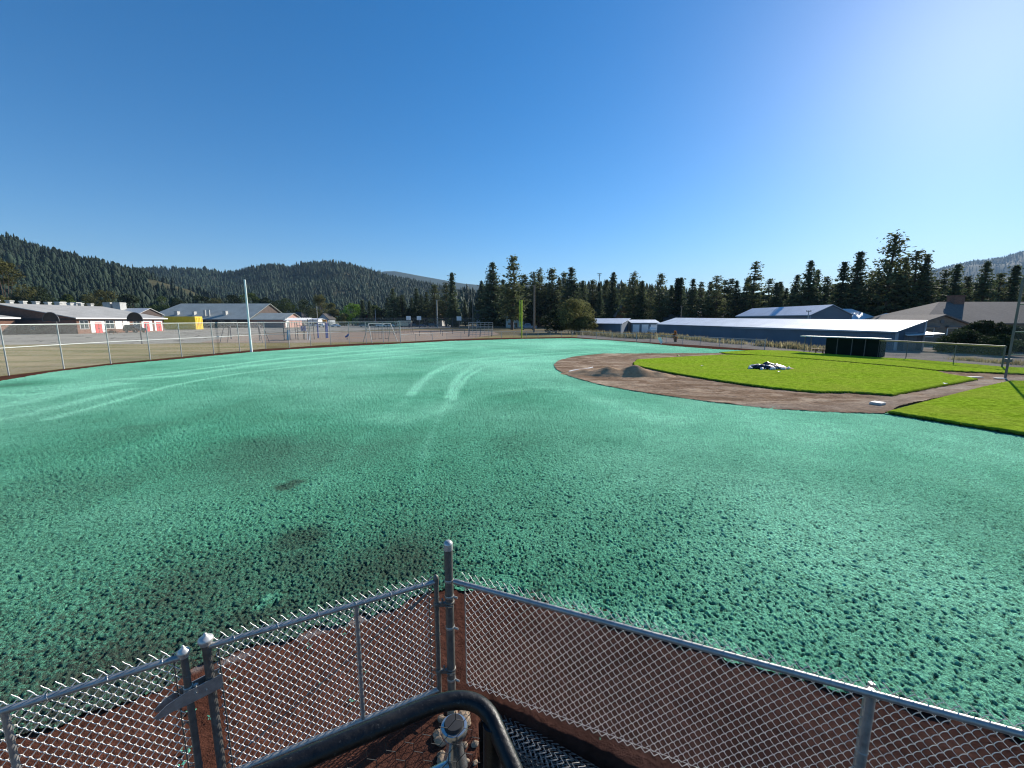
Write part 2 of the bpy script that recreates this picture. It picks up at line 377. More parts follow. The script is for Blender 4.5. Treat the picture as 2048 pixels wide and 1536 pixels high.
def m_mesh(name, c, cell=0.07, wd=0.11):        # woven chain-link sheet: diamond openings are cut out of it
    k = N(name); tc = k.n('ShaderNodeUVMap'); sp = k.n('ShaderNodeSeparateXYZ'); k.l(tc.outputs[0], sp.inputs[0])
    def band(sign):
        s_ = k.math('ADD', sp.outputs[0], k.math('MULTIPLY', sp.outputs[1], sign))
        fr = k.math('FRACT', k.math('DIVIDE', s_, cell)); return k.math('LESS_THAN', fr, wd)
    al = k.math('MAXIMUM', band(1.0), band(-1.0))
    k.fin(c, 0.5, 0.4); k.l(al, k.b.inputs['Alpha']); return k.m
M['mesh'] = m_mesh('chain_link_weave', (0.46, 0.45, 0.42), 0.07, 0.075)
M['meshdark'] = m_mesh('dark_chain_link_weave', (0.16, 0.16, 0.155), 0.07, 0.10)
M['meshyellow'] = m_mesh('yellow_screen_weave', (0.45, 0.42, 0.04), 0.08, 0.22)
# ------------------------------------------------------------------ ground sheets
def px_poly(pts, z=0.0): return [G(x, y, z)[:2] for x, y in pts]
def inside(poly, X, Y):
    r = np.zeros(X.shape, bool); n = len(poly)
    for i in range(n):
        x1, y1 = poly[i]; x2, y2 = poly[(i+1) % n]
        if y1 == y2: continue
        c = ((y1 > Y) != (y2 > Y)) & (X < (x2-x1)*(Y-y1)/(y2-y1)+x1); r ^= c
    return r
def seg_dist(pts, X, Y):
    d = np.full(X.shape, 1e9)
    for i in range(len(pts)-1):
        x1, y1 = pts[i]; x2, y2 = pts[i+1]; L = (x2-x1)**2+(y2-y1)**2
        t = np.clip(((X-x1)*(x2-x1)+(Y-y1)*(y2-y1))/L, 0, 1)
        d = np.minimum(d, np.hypot(X-x1-t*(x2-x1), Y-y1-t*(y2-y1)))
    return d
def polar_sheet(name, poly, m, rmin, rmax, ratio, a0, a1, da, zf, af, edge=0.03, esc=9.0):
    if isinstance(ratio, tuple):      # fine rings near, coarser ones beyond the split radius
        r1, rs_, r2 = ratio; n1_ = int(math.log(rs_/rmin)/math.log(r1)); a_ = rmin*r1**np.arange(n1_+1); n2_ = int(math.log(rmax/a_[-1])/math.log(r2)); rr = np.concatenate([a_, a_[-1]*r2**np.arange(1, n2_+2)])
    else:
        nr = int(math.log(rmax/rmin)/math.log(ratio))+1; rr = rmin*ratio**np.arange(nr+1)
    th = np.radians(np.arange(a0, a1+da, da)); RR, TH = np.meshgrid(rr, th, indexing='ij')
    X = RR*np.sin(TH); Y = RR*np.cos(TH)
    XC = (X[1:, 1:]+X[:-1, :-1])/2; YC = (Y[1:, 1:]+Y[:-1, :-1])/2
    ex = (fbm(XC*esc, YC*esc, 5, 2)-0.5)*edge*2; ey = (fbm(XC*esc, YC*esc, 11, 2)-0.5)*edge*2
    keep = inside(poly, XC+ex, YC+ey)
    i, j = np.nonzero(keep); nc = len(th)
    F = np.stack([i*nc+j, i*nc+j+1, (i+1)*nc+j+1, (i+1)*nc+j], 1)
    used, inv = np.unique(F, return_inverse=True); F = inv.reshape(F.shape)
    xs = X.ravel()[used]; ys = Y.ravel()[used]
    zs = zf(xs, ys); at = af(xs, ys)
    return np_mesh(name, np.stack([xs, ys, zs], 1), F[:, ::-1], m, True, None, at)
def flat_sheet(name, poly, z, m):
    b = MB(); b.add([(x, y, z) for x, y in poly], [tuple(range(len(poly)))]); o = b.build(name, m)
    if o.data.polygons[0].normal.z < 0: o.data.flip_normals()
    return tag(o, kind='structure')
# one sheet to the horizon, with an opening under the dug-out strip in front of the near fence
gb = MB(); OUT = [(-9000, -3000), (9000, -3000), (9000, 12000), (-9000, 12000)]; HOLE = [(-0.62, -3), (6, -3), (6, 1.1), (-0.62, 3.75)]
gb.add([(x, y, -0.05) for x, y in OUT+HOLE], [(0, 1, 5, 4), (1, 2, 6, 5), (2, 3, 7, 6), (3, 0, 4, 7)]); tag(gb.build('ground', M['ground']), kind='structure')
asph = px_poly([(-900, 690), (100, 689), (300, 687), (430, 684), (470, 670), (560, 664.5), (700, 662), (760, 659), (900, 655.5), (905, 648.5)]) + [(-130, 420), (-420, 400), (-420, 60)]
flat_sheet('parking_lot', asph, -0.040, M['asphalt'])
flat_sheet('road', [(-60, 232), (40, 205), (95, 190), (95, 205), (40, 222), (-60, 252)], -0.036, M['road'])
flat_sheet('grass_strip', px_poly([(-1200, 690), (0, 689), (300, 687), (600, 685), (800, 683), (1000, 671), (1230, 667), (1230, 680), (1140, 677), (900, 682), (600, 700), (200, 740), (0, 766), (-1200, 900)]), -0.032, M['drygrass'])
flat_sheet('playground_surface', px_poly([(400, 684.5), (470, 671), (560, 665.5), (700, 663), (850, 660), (985, 663), (1000, 668), (940, 677), (800, 683), (600, 685)]), -0.028, M['chips'])
flat_sheet('gravel_yard', px_poly([(1160, 664), (1310, 666), (1650, 682), (1790, 700), (1880, 690), (2500, 690), (3500, 760), (3200, 800), (2048, 743), (1900, 732), (1750, 718), (1640, 712), (1530, 702), (1300, 688), (1150, 679)]), -0.030, M['gravel'])

# hydroseeded outfield
FAR = [(0, 762), (100, 745), (221, 730), (310, 722), (400, 714), (495, 705), (593, 698), (700, 692), (795, 687.5), (900, 682), (1037, 678), (1144, 676.3), (1212, 680), (1300, 687), (1345, 692), (1443, 699), (1498, 701)]
LOBE = [(1436, 706.5), (1205, 707.5), (1147, 713.5), (1116, 721.5), (1107, 730), (1113, 740), (1137, 752), (1205, 771), (1290, 786), (1410, 803), (1547, 819), (1697, 826), (1769, 828)]
SODR = [(1769, 828), (2048, 874), (2300, 915)]
NEAR = [(2800, 1840), (2300, 1575), (2048, 1484), (2002, 1466), (1826, 1418), (1726, 1391), (1600, 1360), (1527, 1339), (1439, 1312), (1275, 1266), (1150, 1232), (1060, 1200), (982, 1185), (911, 1182), (860, 1188), (799, 1212), (734, 1233), (610, 1265), (517, 1291), (440, 1325), (390, 1340), (317, 1376), (244, 1408), (183, 1427), (122, 1450), (49, 1474), (0, 1494), (-350, 1620)]
def jig(p, k=2):
    return p
# the sprayed sheet reaches a little under the sod and the infield dirt, which lie on it as slabs
LOBE_IN = [(1450, 709), (1215, 710), (1160, 715), (1130, 722), (1122, 730), (1128, 739), (1150, 750), (1215, 767), (1300, 781), (1415, 798), (1550, 813), (1697, 819), (1775, 820), (1900, 835), (2060, 862), (2300, 900), (2800, 1000)]
field_poly = px_poly([(-1000, 905), (-400, 822)] + FAR + [(1530, 703)] + LOBE_IN + NEAR[:] + [(-1000, 1500)])
# tyre tracks and spray passes, in ground positions
def gp(*pts): return [G(x, y)[:2] for x, y in pts]
TR = [(gp((822, 790), (836, 770), (862, 748), (895, 731), (940, 720), (1000, 713), (1060, 709), (1150, 704), (1250, 700)), 0.22, 0.85),
      (gp((898, 795), (905, 775), (918, 752), (945, 733), (985, 722), (1040, 716), (1110, 712), (1200, 704)), 0.2, 0.85),
      (gp((908, 800), (918, 775), (934, 754), (962, 737), (1000, 726), (1050, 720)), 0.14, 0.6),
      (gp((-60, 822), (40, 806), (120, 786), (240, 768)), 0.40, 0.8),
      (gp((-60, 850), (60, 828), (150, 805), (260, 778)), 0.3, 0.6),
      (gp((-60, 790), (60, 790), (140, 778), (230, 766)), 0.2, 0.7),
      (gp((100, 838), (240, 800), (340, 772), (420, 756), (500, 744), (640, 728), (760, 716), (900, 703)), 0.2, 0.65),
      (gp((250, 758), (350, 752), (480, 735), (600, 720), (760, 705), (900, 695)), 0.45, 0.6),
      (gp((290, 752), (400, 738), (520, 722), (660, 708), (800, 696)), 0.25, 0.7),
      (gp((430, 735), (560, 716), (700, 703), (900, 689)), 0.25, 0.6),
      (gp((620, 980), (680, 920), (720, 880), (780, 830), (822, 790)), 0.16, 0.13),
      (gp((830, 985), (850, 900), (870, 850), (900, 795)), 0.12, 0.2),
      (gp((800, 850), (960, 790), (1060, 775), (1130, 775), (1180, 795), (1260, 822), (1340, 845)), 0.5, 0.22)]
def spots(X, Y, L):
    r = np.zeros(X.shape)
    for px, py, rx, a in L:
        x, y, _ = G(px, py); r = np.maximum(r, a*np.exp(-((X-x)**2+(Y-y)**2)/(2*rx*rx)))
    return r
def field_attr(X, Y):
    d = np.hypot(X, Y)
    c = 0.45 + 0.65*(fbm(X*0.16, Y*0.16, 31, 4)-0.5) + 0.28*(fbm(X*0.7, Y*0.7, 37, 3)-0.5)
    c = c + np.clip((d-13)/55, 0, 0.24)                      # a heavier coat over the outfield
    for pts, wd, a in TR:
        s = seg_dist(pts, X, Y); br = 0.55+0.9*fbm(X*1.1, Y*1.1, 41, 3)
        c = c + a*0.66*np.exp(-(s/wd)**2/1.2)*br
    c = c - spots(X, Y, [(600, 1080, 0.30, 0.55), (570, 975, 0.12, 0.9), (590, 966, 0.10, 0.9), (600, 1120, 0.35, 0.4), (420, 1180, 0.8, 0.22), (700, 1150, 0.7, 0.25), (30, 770, 1.2, 0.5), (560, 900, 1.5, 0.22), (500, 1260, 0.5, 0.35), (250, 1330, 0.4, 0.3), (1200, 760, 0.9, 0.2), (800, 1130, 0.35, 0.35)])
    c = c + spots(X, Y, [(1150, 1225, 0.22, 0.5), (1300, 1262, 0.3, 0.4), (1000, 1185, 0.2, 0.35), (540, 1200, 0.07, 0.6), (520, 1215, 0.05, 0.6), (1450, 1320, 0.4, 0.3), (930, 1190, 0.15, 0.4), (1700, 1100, 1.6, 0.28), (1000, 730, 6, 0.2), (1150, 690, 9, 0.25)])
    # bare, thinly covered ground to the near left; well covered to the right
    c = c - 0.27*np.clip((14-d)/9, 0, 1)*np.clip((2.8-X)/4.5, 0, 1)*(0.7+0.6*fbm(X*0.5, Y*0.5, 57, 3)) + 0.22*np.clip((X-0.5)/4, 0, 1)*np.clip((26-d)/10, 0, 1)
    pit = np.clip((vn(X*36+3, Y*36, 21)-0.72)*6, 0, 1)*np.clip((13-d)/7, 0, 1)  # mask for the painted pit shadows, fading out with distance
    thin = 0.0 + 0.7*(fbm(X*0.35, Y*0.35, 51, 4)-0.42) - np.clip((d-7)/12, 0, 0.9) + np.clip((1.2-X)/6, -0.5, 0.35)*np.clip((9-d)/5, 0, 1)
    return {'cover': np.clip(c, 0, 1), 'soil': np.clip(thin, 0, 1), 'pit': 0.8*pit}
def lumps(X, Y, amp=1.0):
    n1 = vn(X*44, Y*40, 3); n2 = vn(X*83+5, Y*80, 7); n3 = vn(X*19, Y*17, 9)
    z = 0.55*np.power(n1, 1.6) + 0.30*n2 + 0.35*n3
    pit = np.clip((vn(X*36+3, Y*36, 21)-0.70)*6, 0, 1)        # pits poked into the wet mulch
    return z - 0.75*pit
def field_z(X, Y):
    d = np.hypot(X, Y); big = fbm(X*0.5, Y*0.5, 61, 3)-0.5
    rough = 0.55 + 0.8*fbm(X*0.3, Y*0.3, 63, 3)
    z = 0.004 + 0.030*rough*lumps(X, Y)*np.clip(30/d, 0.25, 1) + 0.03*big*np.clip((d-3)/5, 0, 1)
    return np.clip(z, -0.015, 0.2) - 0.012*np.clip((d-14)/4, 0, 1)
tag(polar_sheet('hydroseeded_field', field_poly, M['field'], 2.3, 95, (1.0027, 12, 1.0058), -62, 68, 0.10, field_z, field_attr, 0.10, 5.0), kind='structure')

# red-brown dirt in the foreground and the cinder strip along the outfield fence
def red_attr(X, Y):
    edge = seg_dist(px_poly([(799, 1212), (734, 1235), (640, 1262), (560, 1287), (480, 1312), (393, 1338)]), X, Y)
    return {'cover': np.clip(0.5 + (-0.55-X)*0.35 + 0.4*(fbm(X, Y, 71, 3)-0.5), 0, 1), 'soil': 0.75*np.clip(1-edge/0.075, 0, 1)*np.clip(vn(X*8, Y*8, 5)*1.6-0.2, 0, 1)}
BANK = gp((962, 1398), (980, 1400), (1000, 1410), (1150, 1478), (1290, 1540), (1800, 1760))
def red_z(X, Y):
    by = np.interp(X, [p[0] for p in BANK], [p[1] for p in BANK], left=99, right=-9) + 0.05*(fbm(X*7, Y*7, 87, 3)-0.5)
    drop = np.clip((by-Y)/0.05, 0, 1)*np.where(X > BANK[0][0]+0.0, 1, 0)
    return -0.30*drop*(1+0.15*vn(X*14, Y*14, 4)) + -0.012 + 0.016*fbm(X*9, Y*9, 73, 3) + 0.05*(fbm(X*1.3, Y*1.3, 75, 2)-0.5)*0.5 + 0.012*vn(X*34, Y*34, 77)*(fbm(X*2, Y*2, 79, 2) > 0.5)
red_poly = [(-9, -4), (12, -4), (12, 1.0)] + px_poly([(2800, 1800), (2300, 1530), (2048, 1440), (1600, 1330), (1300, 1240), (1060, 1185), (911, 1165), (780, 1195), (600, 1250), (380, 1320), (240, 1380), (0, 1450), (-300, 1560)]) + [(-9, 1)]
tag(polar_sheet('red_dirt_path', red_poly, M['reddirt'], 0.6, 7, 1.005, -80, 80, 0.35, red_z, red_attr), kind='structure')
tr_poly = px_poly([(-1000, 880), (-400, 800), (0, 752), (128, 737), (222, 726), (301, 719), (364, 713), (428, 706.5), (480, 702), (532, 697), (579, 695), (622, 691.5), (662, 689.5), (733, 686), (801, 684.2), (894, 678.5), (1003, 675.5), (1144, 673.6), (1224, 679.5), (1300, 684.4), (1400, 690.5), (1529, 699.5), (1530, 704), (1300, 690), (1144, 679), (900, 686), (495, 711), (221, 738), (0, 775), (-1000, 960)])
flat_sheet('cinder_strip', tr_poly, -0.024, M['track'])

# infield dirt
INF = px_poly([(1480, 704)] + LOBE + [(1800, 812), (1958, 780), (2015, 764), (2300, 764), (2300, 752), (2048, 746), (1872, 740), (1700, 724), (1473, 709), (1480, 704)])
def inf_z(X, Y):
    z = 0.03 + 0.035*(fbm(X*1.2, Y*1.2, 83, 4)-0.5) + 0.05*(fbm(X*4.5, Y*4.5, 85, 3)-0.5)
    return np.clip(z, 0.014, 0.07)
BP = gp((1905, 778), (1960, 766), (2030, 757), (2200, 757)); CH = gp((1500, 812), (1620, 815), (1740, 815), (1800, 800), (1880, 782))
def inf_attr(X, Y): return {'cover': np.clip(0.9*np.exp(-(seg_dist(BP, X, Y)/0.9)**2) + 0.55*np.exp(-(seg_dist(CH, X, Y)/0.7)**2), 0, 1)*np.clip(fbm(X*1.5, Y*1.5, 5, 3)*1.7-0.2, 0, 1)}
tag(polar_sheet('infield_dirt', INF, M['infield'], 14, 60, 1.004, -2, 62, 0.12, inf_z, inf_attr, 0.05, 3), kind='structure')
# sod slabs, thick turf with a dark cut edge
def sod(name, pts, seam=None, a=(0, 60)):
    poly = px_poly(pts); loop = poly + [poly[0]]
    def z(X, Y):
        e = seg_dist(loop, X, Y); return 0.05 + 0.075*np.clip(e/0.09, 0, 1)*(0.8+0.35*fbm(X*6, Y*6, 91, 2)) + 0.02*vn(X*16, Y*16, 93)*np.clip(e/0.1, 0, 1) - 0.03*np.clip(1-e/0.05, 0, 1)
    def at(X, Y):
        s = np.clip(1-seg_dist(loop, X, Y)/0.10, 0, 1)
        if seam: s = np.maximum(s, 0.85*np.clip(1-seg_dist(seam, X, Y)/0.12, 0, 1)*np.clip(vn(X*2, Y*2, 3)*2, 0.3, 1))
        return {'soil': s, 'shade': s*0}
    tag(polar_sheet(name, poly, M['sod'], 10, 60, 1.0036, a[0], a[1], 0.10, z, at, 0.03, 6), kind='structure')
sod('infield_sod', [(1265, 728), (1273, 721), (1376, 715), (1444, 711.5), (1500, 712.5), (1540, 714.5), (1600, 719.5), (1700, 728), (1800, 737), (1872, 745), (1900, 752), (1958, 761), (1800, 791), (1786, 794), (1700, 788.5), (1632, 788), (1547, 780), (1444, 766), (1342, 749), (1266, 733)])
sod('foul_line_sod', [(1437, 706), (1473, 704), (1510, 702), (1584, 703.5), (1643, 709), (1752, 717), (1815, 720), (2001, 736), (2300, 752), (2300, 762), (2048, 751), (1872, 743.3), (1800, 735.6), (1700, 726.8), (1600, 718.3), (1500, 711.2), (1455, 709.5)])
sod('baseline_sod', [(1769, 828), (1843, 808), (1958, 778), (2015, 765), (2700, 768), (2800, 1010), (2300, 918), (2048, 874)], None, (25, 68))

# ------------------------------------------------------------------ hills, wooded with trees past counting
def skyl(pts, px): return np.interp(px, [p[0] for p in pts], [p[1] for p in pts])
def hill(name, pts, D, D0, m, nu=180, nr=50, rough=0.10, th=14, seed=0, dip=None):
    pxs = np.linspace(pts[0][0], pts[-1][0], nu); s = np.linspace(0, 1.5, nr)
    zr = np.array([ZY(py, D) for py in skyl(pts, pxs)]) - th*0.8; zr = np.maximum(zr, 1)
    U = (pxs-1024)/FPX/CT
    P, S = np.meshgrid(U, s, indexing='ij'); ZR = zr[:, None]
    Yd = D0 + (D-D0)*S; X = P*Yd
    prof = np.where(S < 1, 0.30*S + 0.70*S**1.5, 1-(S-1)*1.1)
    nz = (fbm(X/(D*0.10), Yd/(D*0.10), seed, 4)-0.5)
    Z = ZR*prof*(1 + rough*4*nz*np.clip(1-np.abs(S-1), 0, 1)*np.clip(np.abs(1-S)*3, 0, 1)) - 2*(1-np.clip(S*5, 0, 1))
    V = np.stack([X, Yd, Z], -1).reshape(-1, 3)
    i, j = np.meshgrid(np.arange(nu-1), np.arange(nr-1), indexing='ij'); a = (i*nr+j).ravel()
    F = np.stack([a, a+nr, a+nr+1, a+1], 1)
    o = tag(np_mesh(name, V, F, m), kind='structure')
    def at(pu, ps):
        fi = np.clip((pu-pxs[0])/(pxs[-1]-pxs[0])*(nu-1), 0, nu-1.001); fj = np.clip(ps/1.5*(nr-1), 0, nr-1.001)
        i0 = fi.astype(int); j0 = fj.astype(int); a_ = (fi-i0)[:, None]; b_ = (fj-j0)[:, None]
        W = V.reshape(nu, nr, 3)
        return (W[i0, j0]*(1-a_)+W[i0+1, j0]*a_)*(1-b_) + (W[i0, j0+1]*(1-a_)+W[i0+1, j0+1]*a_)*b_
    return at
def cone_tree(rng, tiers=5, n=6):
    V = []; F = []
    for k in range(tiers):
        t = k/tiers; zb = 0.10+0.86*t; zt = min(1.0, zb+0.34*(1-t)+0.14); r = 0.20*(1-t)**0.85+0.015
        c = len(V); V.append((0, 0, zt)); jit = rng.uniform(0, 6.28)
        for q in range(n):
            a = jit+2*math.pi*q/n; rr = r*rng.uniform(0.55, 1.25); V.append((rr*math.cos(a), rr*math.sin(a), zb-rng.uniform(-0.02, 0.05)))
        for q in range(n): F.append((c, c+1+q, c+1+(q+1) % n))
    return np.array(V), np.array(F)
def round_tree(rng, n=7):
    V = []; F = []
    for lv, (z, r) in enumerate(((0.10, 0.13), (0.35, 0.24), (0.62, 0.20), (0.84, 0.11))):
        for q in range(n):
            a = 2*math.pi*(q+0.5*(lv % 2))/n; rr = r*rng.uniform(0.6, 1.3); V.append((rr*math.cos(a), rr*math.sin(a), z+rng.uniform(-.07, .07)))
    V.append((0, 0, 1.0)); t = len(V)-1
    for lv in range(3):
        for q in range(n): a, b = lv*n+q, lv*n+(q+1) % n; F.append((a, b, a+n)); F.append((b, b+n, a+n))
    for q in range(n): F.append((3*n+q, 3*n+(q+1) % n, t))
    return np.array(V), np.array(F)
def forest(name, at, n, rngpx, smax, hgt, m, seed, label=None, clear=0.0, smin=0.02):
    rng = np.random.default_rng(seed); pu = rng.uniform(rngpx[0], rngpx[1], n); ps = np.concatenate([rng.uniform(smin, smax, n - n//6), rng.uniform(0.93, smax, n//6)])
    P = at(pu, ps); keepn = fbm(P[:, 0]/95, P[:, 1]/95, seed, 3) > clear; P = P[keepn]; n = len(P)
    protos = [cone_tree(rng) for _ in range(7)]+[round_tree(rng) for _ in range(1)]; Vs = []; Fs = []; Sh = []; off = 0
    hs = (hgt[0]*0.55+(hgt[1]-hgt[0]*0.55)*rng.uniform(0, 1, n)**0.8)*(0.75+0.5*fbm(P[:, 0]/60, P[:, 1]/60, seed+5, 3))*np.where(rng.uniform(0, 1, n) < 0.06, 1.3, 1); k = rng.integers(0, 8, n); ws = rng.uniform(0.7, 1.35, n)
    for q in range(8):
        I = np.nonzero(k == q)[0]; V0, F0 = protos[q]
        a = rng.uniform(0, 6.28, len(I)); ca, sa = np.cos(a)[:, None], np.sin(a)[:, None]; h = hs[I][:, None]; w_ = ws[I][:, None]
        x = (V0[None, :, 0]*ca-V0[None, :, 1]*sa)*h*w_ + P[I, 0][:, None]; y = (V0[None, :, 0]*sa+V0[None, :, 1]*ca)*h*w_ + P[I, 1][:, None]
        z = V0[None, :, 2]*h + P[I, 2][:, None] - 0.6
        Vs.append(np.stack([x, y, z], -1).reshape(-1, 3)); Sh.append(np.repeat(np.clip(rng.uniform(0, 1, len(I))*0.6+0.9*(fbm(P[I, 0]/70, P[I, 1]/70, seed+9, 3)-0.25), 0, 1), len(V0)))
        Fs.append((F0[None]+(np.arange(len(I))*len(V0))[:, None, None]).reshape(-1, 3)+off); off += len(I)*len(V0)
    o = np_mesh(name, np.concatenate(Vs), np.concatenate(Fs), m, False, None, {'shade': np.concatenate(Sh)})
    return tag(o, label, 'forest' if label else None, kind='stuff')
hl = hill('near_hill', [(-500, 400), (-150, 436), (0, 457), (60, 465), (130, 487), (200, 507), (260, 520), (320, 537), (400, 562), (450, 588), (520, 612), (600, 640)], 620, 230, M['hill'], th=15, seed=2)
forest('hillside_forest', hl, 9000, (-420, 560), 1.03, (7, 15), M['hilltree'], 4, 'dense conifer forest covering the steep hill behind the low school wings', clear=0.36)
h2 = hill('middle_hill', [(150, 560), (250, 541), (330, 533), (400, 532), (470, 540), (500, 537), (560, 525), (600, 529), (620, 523), (680, 518), (720, 526), (780, 547), (830, 556), (880, 567), (930, 582), (980, 602), (1100, 640)], 1400, 620, M['hill'], th=16, seed=7, rough=0.16)
forest('ridge_forest', h2, 13000, (170, 1050), 1.03, (10, 18), M['hilltree'], 6, 'blue-green conifer forest covering the twin-topped ridge in the distance', clear=0.22)
h3 = hill('low_rise', [(820, 612), (880, 596), (920, 577), (975, 572), (1050, 575), (1180, 563), (1230, 561), (1330, 575), (1420, 585), (1500, 592), (1700, 590), (1900, 570), (2048, 555), (2300, 550)], 720, 330, M['hill'], th=15, seed=11)
forest('low_rise_forest', h3, 3600, (840, 2250), 1.03, (10, 17), M['hilltree'], 8, 'dark band of conifer woods on the low rise beyond the pines', clear=0.15)
hill('far_mountain', [(640, 575), (740, 549), (780, 541), (800, 541), (860, 553), (930, 566), (975, 570), (1050, 565), (1150, 578), (1300, 600), (1500, 640)], 5600, 3200, M['mtn'], th=0, seed=13, rough=0.1)
h5 = hill('right_mountain', [(1500, 630), (1700, 575), (1800, 549), (1860, 531), (1900, 522), (1960, 513), (2000, 501), (2048, 488), (2200, 462), (2500, 440)], 4700, 2000, M['hill'], th=4, seed=17, rough=0.16)
forest('mountain_forest', h5, 12000, (1650, 2400), 1.02, (14, 24), M['hilltree'], 9, 'hazy conifer forest on the mountain above the brown-roofed building', clear=0.25)

# the air between: thin even haze round camera and scene
hz = MB(); hz.box(-8900, 8900, -2900, 11900, -2.0, 1150.0)
km = bpy.data.materials.new('air_haze'); km.use_nodes = True; tt = km.node_tree
for nd in list(tt.nodes):
    if nd.type != 'OUTPUT_MATERIAL': tt.nodes.remove(nd)
pv = tt.nodes.new('ShaderNodeVolumePrincipled'); pv.inputs['Color'].default_value = (0.50, 0.74, 1.0, 1); pv.inputs['Density'].default_value = HAZE = 0.00006
pv.inputs['Anisotropy'].default_value = 0.0
tt.links.new(pv.outputs[0], [n for n in tt.nodes if n.type == 'OUTPUT_MATERIAL'][0].inputs['Volume'])
tag(hz.build('haze', km), kind='stuff')
# ------------------------------------------------------------------ near chain-link fence and double gate
ZR_ = 1.17
def chain_wires(A, B, z0, z1, cell=0.066, r=0.0025, barb=0.035, clip=None, sides=5, seed=0, bulge=0.0095, par=0):
    """woven wire between plan points A and B: each wire zigzags down and hooks round its neighbour"""
    A = Vector((A[0], A[1], 0)); B = Vector((B[0], B[1], 0)); d = B-A; L = d.length; d.normalize(); nrm = Vector((-d.y, d.x, 0))
    hw = cell*0.5; n = int(L/hw); b = MB(); hc = cell*0.55; rows = int((z1-z0)/hc); rng = random.Random(seed)
    for i in range(n):                  # neighbours zigzag in opposite phase and hook together at the knuckles
        def S(j): return (i + (1.06 if (j+i) % 2 else -0.06))*hw
        pts = []; bar = barb*(1 if i % 2 == 0 else 0)
        if i % 2 == par:
            q = -1 if par == 0 else 1
            s = S(0); jt = rng.uniform(-0.005, 0.005); pts.append(A+d*(s+q*(0.026+jt))+Vector((0, 0, z1+barb+jt))+nrm*q*0.004); pts.append(A+d*(s+q*(0.013+jt))+Vector((0, 0, z1+barb*0.62))+nrm*q*0.007)
        for j in range(rows):
            s0, s1 = S(j), S(j+1); sg = bulge*(1 if (j+i) % 2 else -1)
            for t in (0.0, 0.22, 0.5, 0.78):
                s = s0+(s1-s0)*t; pts.append(A+d*min(max(s, 0), L)+Vector((0, 0, z1-(j+t)*hc))+nrm*sg*(4*t*(1-t)))
        if clip: pts = [p for p in pts if clip(p)]
        if len(pts) > 2: b.tube(pts, r, sides, False)
    return b
def dome_cap(c, r, kind='dome'):
    b = MB()
    if kind == 'acorn':
        b.lathe([(r*1.12, -0.035), (r*1.18, -0.018), (r*1.42, -0.010), (r*1.48, 0.0), (r*1.40, 0.010), (r*1.05, 0.020), (r*0.62, 0.027), (r*0.42, 0.036), (r*0.34, 0.044), (r*0.16, 0.050)], c, 28)
    else:
        b.lathe([(r*1.12, -0.05), (r*1.14, 0.0), (r*1.12, 0.006), (r*0.95, 0.018), (r*0.6, 0.029), (r*0.2, 0.034)], c)
    return b
C0 = G(898, 1160, ZR_); C0 = (C0[0], C0[1]); RA = G(915, 1159, ZR_)[:2]; RB = G(2048, 1466, ZR_)[:2]
dv = Vector((RB[0]-RA[0], RB[1]-RA[1], 0)).normalized(); REND = (RA[0]+dv.x*5.4, RA[1]+dv.y*5.4)
F1 = empty('chain_link_fence', (C0[0], C0[1], 0), 'galvanised chain-link fence running right from the tall capped corner post', 'fence')
def local(o, name, bm, m, sm=True, lab=None):     # builds in world positions, parents in place
    c = bm.build(name, m, o, sm); c.matrix_parent_inverse = Matrix.Translation(o.location).inverted()
    if lab: c['label'] = lab
    return c
b = MB(); PT = ZY(1088, C0[1]); b.tube([(C0[0], C0[1], -0.35), (C0[0], C0[1], PT)], 0.0365, 20)
cp = local(F1, 'corner_post', b, M['galvdark'], lab='tall corner post with a rounded bright cap')
local(F1, 'post_cap', dome_cap((C0[0], C0[1], PT), 0.0365), M['cap'])
for z in (ZR_, 1.02, 0.72, 0.20):
    b = MB(); b.lathe([(0.0385, -0.012), (0.041, -0.008), (0.041, 0.008), (0.0385, 0.012)], (C0[0], C0[1], z)); b.tube([(C0[0]+0.035, C0[1]-0.01, z), (C0[0]+0.075, C0[1]-0.03, z)], 0.009, 8)
    local(F1, 'tension_band', b, M['galv'])
b = MB(); st = Vector((C0[0], C0[1], 0))+dv*0.05
b.tube([(st.x, st.y, ZR_), (REND[0], REND[1], ZR_)], 0.0215, 16); local(F1, 'top_rail', b, M['galv'])
b = MB(); b.lathe([(0.024, -0.04), (0.024, 0.03), (0.016, 0.04)], (0, 0, 0), 14)
v = b.v; rot = Vector((0, 0, 1)).rotation_difference(dv).to_matrix(); b.v = [tuple(rot @ Vector(p) + st + dv*0.06 + Vector((0, 0, ZR_))) for p in v]
local(F1, 'rail_end_cup', b, M['galv'])
LP = G(1742, 1375, ZR_)[:2]
for q in (0,):
    b = MB(); b.tube([(LP[0], LP[1], -0.05), (LP[0], LP[1], ZR_-0.03)], 0.031, 20); local(F1, 'line_post', b, M['galv'])
    b = MB(); b.lathe([(0.034, -0.05), (0.035, -0.045), (0.035, -0.03), (0.031, -0.02), (0.024, -0.012)], (LP[0], LP[1], ZR_), 18); b.cbox((LP[0], LP[1], ZR_+0.022), 0.026, 0.026, 0.02)
    local(F1, 'post_cap', b, M['galv'])
    for z in (0.72, 0.36):
        b = MB(); b.lathe([(0.0325, -0.002), (0.0345, 0), (0.0325, 0.002)], (LP[0], LP[1], z)); b.tube([(LP[0]+0.03, LP[1]+0.02, z), (LP[0]+0.045, LP[1]+0.03, z-0.01)], 0.002, 5); local(F1, 'wire_tie', b, M['oldwire'])
nv = Vector((-dv.y, dv.x, 0)); off = nv*0.028
WA = Vector((RA[0], RA[1], 0))+off+dv*0.055
WB = Vector((REND[0], REND[1], 0))+off
local(F1, 'wire_mesh', chain_wires(WA, WB, 0.13, 1.205, 0.066, 0.00235, 0.03, seed=3), M['galvwire'])
